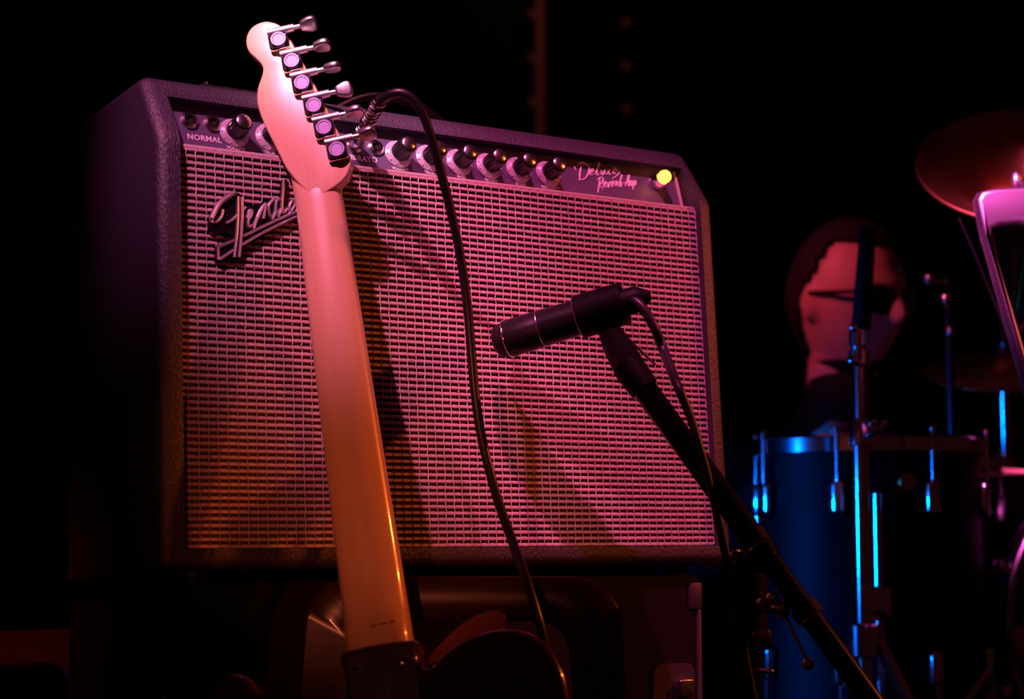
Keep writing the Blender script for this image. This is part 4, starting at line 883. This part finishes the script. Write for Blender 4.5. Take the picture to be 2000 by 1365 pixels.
for s in (1, -1):
    S0 = V((s * 0.185, 0.0, sh - 0.04))
    hd = hand if s > 0 else V((-0.16, 0.36, sh - 0.26))
    mid = S0 * 0.5 + hd * 0.5; E = mid + V((s * 0.10, -0.08, -0.16)); elb[s] = (S0, E, hd)
    limb(b, [S0, E, E + (hd - E) * 0.9], (0.055, 0.042, 0.028))
    # hand: palm and five fingers curled round a stick
    fw_ = (hd - E).normalized(); sx = fw_.cross(V((0, 0, 1))).normalized() * s; dn_ = V((0, 0, -1))
    limb(b, [hd - fw_ * 0.03, hd + fw_ * 0.02, hd + fw_ * 0.045], (0.026, 0.030, 0.026), 10)
    for k, L_ in enumerate((0.030, 0.034, 0.032, 0.025)):
        o0 = hd + fw_ * 0.055 + sx * (-0.027 + 0.018 * k); limb(b, [o0, o0 + fw_ * L_ * 0.8 + dn_ * 0.010, o0 + fw_ * L_ * 0.9 + dn_ * 0.030, o0 + fw_ * L_ * 0.3 + dn_ * 0.040], (0.0095, 0.009, 0.0085, 0.0075), 8)
    o0 = hd + fw_ * 0.005 - sx * 0.026; limb(b, [o0, o0 - sx * 0.014 + fw_ * 0.022 + dn_ * 0.010, o0 - sx * 0.006 + fw_ * 0.042 + dn_ * 0.022], (0.011, 0.010, 0.0085), 8)
for s in (1, -1):
    limb(b, [(s * 0.09, -0.04, sh - 0.47), (s * 0.18, 0.36, sh - 0.46), (s * 0.18, 0.33, 0.10), (s * 0.18, 0.44, 0.045)], (0.090, 0.060, 0.042, 0.036))
body = fuse('body', b, 0.0055, 4, SKIN, per)
CLOTH = mat('black_shirt', (0.006, 0.005, 0.006), 0.85, spec=0.2)
b = bmesh.new()
limb(b, [(0, 0.0, sh - 0.04), (0, -0.01, sh - 0.20), (0, -0.03, sh - 0.36), (0, -0.05, sh - 0.46)], (0.130, 0.140, 0.135, 0.140)); limb(b, [(-0.15, 0.0, sh - 0.03), (0.15, 0.0, sh - 0.03)], (0.076, 0.076)); limb(b, [(0, 0.040, HZ - 0.158), (0, 0.020, HZ - 0.185), (0, 0.0, sh)], (0.068, 0.076, 0.088))
for s in (1, -1): limb(b, [elb[s][0], elb[s][1], elb[s][1] + (elb[s][2] - elb[s][1]) * 0.72], (0.068, 0.056, 0.044))
fuse('shirt', b, 0.008, 6, CLOTH, per)
b = bmesh.new()
for s in (1, -1): limb(b, [(s * 0.09, -0.04, sh - 0.47), (s * 0.18, 0.36, sh - 0.46), (s * 0.18, 0.33, 0.09)], (0.105, 0.074, 0.056))
fuse('trousers', b, 0.009, 6, CLOTH, per)
for s in (1, -1):
    b = bmesh.new(); limb(b, [(s * 0.18, 0.31, 0.05), (s * 0.18, 0.40, 0.045), (s * 0.18, 0.47, 0.038)], (0.048, 0.046, 0.038)); fuse('shoe', b, 0.008, 4, CLOTH, per)
HAIRM = mat('dark_hair', (0.010, 0.007, 0.006), 0.75, spec=0.25, bump=('n', 120, 0.8, 0.004, (1, 1, 0.2)))
def shell_part(test, off):
    q = bmesh.new(); vv = {}
    for j in range(1, NV):
        f = -math.pi / 2 + math.pi * j / NV
        for i in range(NU):
            th = 2 * math.pi * i / NU - math.pi; c = head_co(th, f)
            vv[(j, i)] = (c, test(c, th, f))
    out = {}
    def vert(k, lift):
        key = (k, lift)
        if key not in out:
            c = vv[k][0]; nrm = V((c.x / 0.077 ** 2, c.y / 0.098 ** 2, c.z / 0.122 ** 2)).normalized(); out[key] = q.verts.new(c + nrm * lift)
        return out[key]
    for j in range(1, NV - 1):
        for i in range(NU):
            ks = [(j, i), (j, (i + 1) % NU), (j + 1, (i + 1) % NU), (j + 1, i)]
            if all(vv[k][1] for k in ks): q.faces.new([vert(k, off) for k in ks])
    for j in (NV - 1,):
        ks = [(j, i) for i in range(NU)]
        if all(vv[k][1] for k in ks): q.faces.new([vert(k, off) for k in ks])
    bmesh.ops.recalc_face_normals(q, faces=q.faces)
    r = bmesh.ops.extrude_face_region(q, geom=q.faces[:]); nvs = [e for e in r['geom'] if isinstance(e, bmesh.types.BMVert)]
    for v in nvs:
        c = v.co; v.co = c - V((c.x / 0.077 ** 2, c.y / 0.098 ** 2, c.z / 0.122 ** 2)).normalized() * (off + 0.004)
    bmesh.ops.transform(q, matrix=HT, verts=q.verts); return q
q = shell_part(lambda c, th, f: c.z > (0.086 - 0.10 * min(1, max(0, (abs(th) - 1.35) / 0.45)) - 0.07 * min(1, max(0, (abs(th) - 1.8) / 0.4))), 0.009); fin('hair', q, HAIRM, per)
q = shell_part(lambda c, th, f: c.z < -0.088 and abs(th) < 2.5 and c.z > -0.1195, 0.007); fin('beard', q, HAIRM, per)
LENS = mat('dark_lens', (0.004, 0.004, 0.005), 0.10, spec=0.5)
b = bmesh.new(); box(b, (-0.012, 0.094, 0.006), (0.012, 0.099, 0.011), 0.001, HT)
for s in (-1, 1): tube(b, [HT @ V((s * 0.066, 0.076, 0.010)), HT @ V((s * 0.079, 0.045, 0.008)), HT @ V((s * 0.083, -0.005, 0.006))], 0.0035, 8)
sg = fin('sunglasses', b, LENS, per)
for s in (-1, 1):
    b = bmesh.new(); lmx = HT @ axis_m((s * 0.035, 0.089, 0.0), (s * 0.42, 1, -0.05), (1, 0, 0)); prism(b, smooth2(rrect(-0.031, 0.031, -0.024, 0.022, 0.018, 3), 1), -0.003, 0.003, lmx, 0.0015, 2); fin('lens', b, LENS, sg)
# drumstick and throne
st0 = PM @ (hand + V((0, 0, -0.018))); dirs = (rv * 0.75 - fv * 0.35 + V((0, 0, -0.02))).normalized()
stk = empty('drumstick', Matrix.Translation(st0), 'pale wooden drumstick held above the floor tom', 'drumstick')
b = bmesh.new(); tube(b, [-dirs * 0.09, dirs * 0.24, dirs * 0.30], [0.0072, 0.0070, 0.0035], 12); ball(b, dirs * 0.305, 0.0055, 10); fin('shaft', b, mat('hickory', (0.45, 0.28, 0.14), 0.5), stk)
tp = PM @ V((0, -0.05, 0)); thr = empty('drum_throne', Matrix.Translation((tp.x, tp.y, 0)), 'black round stool that the person sits on behind the drums', 'stool')
sz = sh - 0.60
b = bmesh.new(); lathe(b, [(0, sz - 0.07), (0.15, sz - 0.07), (0.165, sz - 0.05), (0.165, sz - 0.015), (0.15, sz), (0, sz)], None, 36); fin('seat', b, CLOTH, thr)
b = bmesh.new(); tube(b, [V((0, 0, 0.10)), V((0, 0, sz - 0.07))], 0.014, 14); fin('post', b, CHROME, thr)
for k in range(3):
    an = 2.1 * k; dv = V((math.cos(an), math.sin(an), 0)); b = bmesh.new(); tube(b, [V((0, 0, 0.24)), dv * 0.22 + V((0, 0, 0.01))], 0.010, 10); fin('leg', b, CHROME, thr)
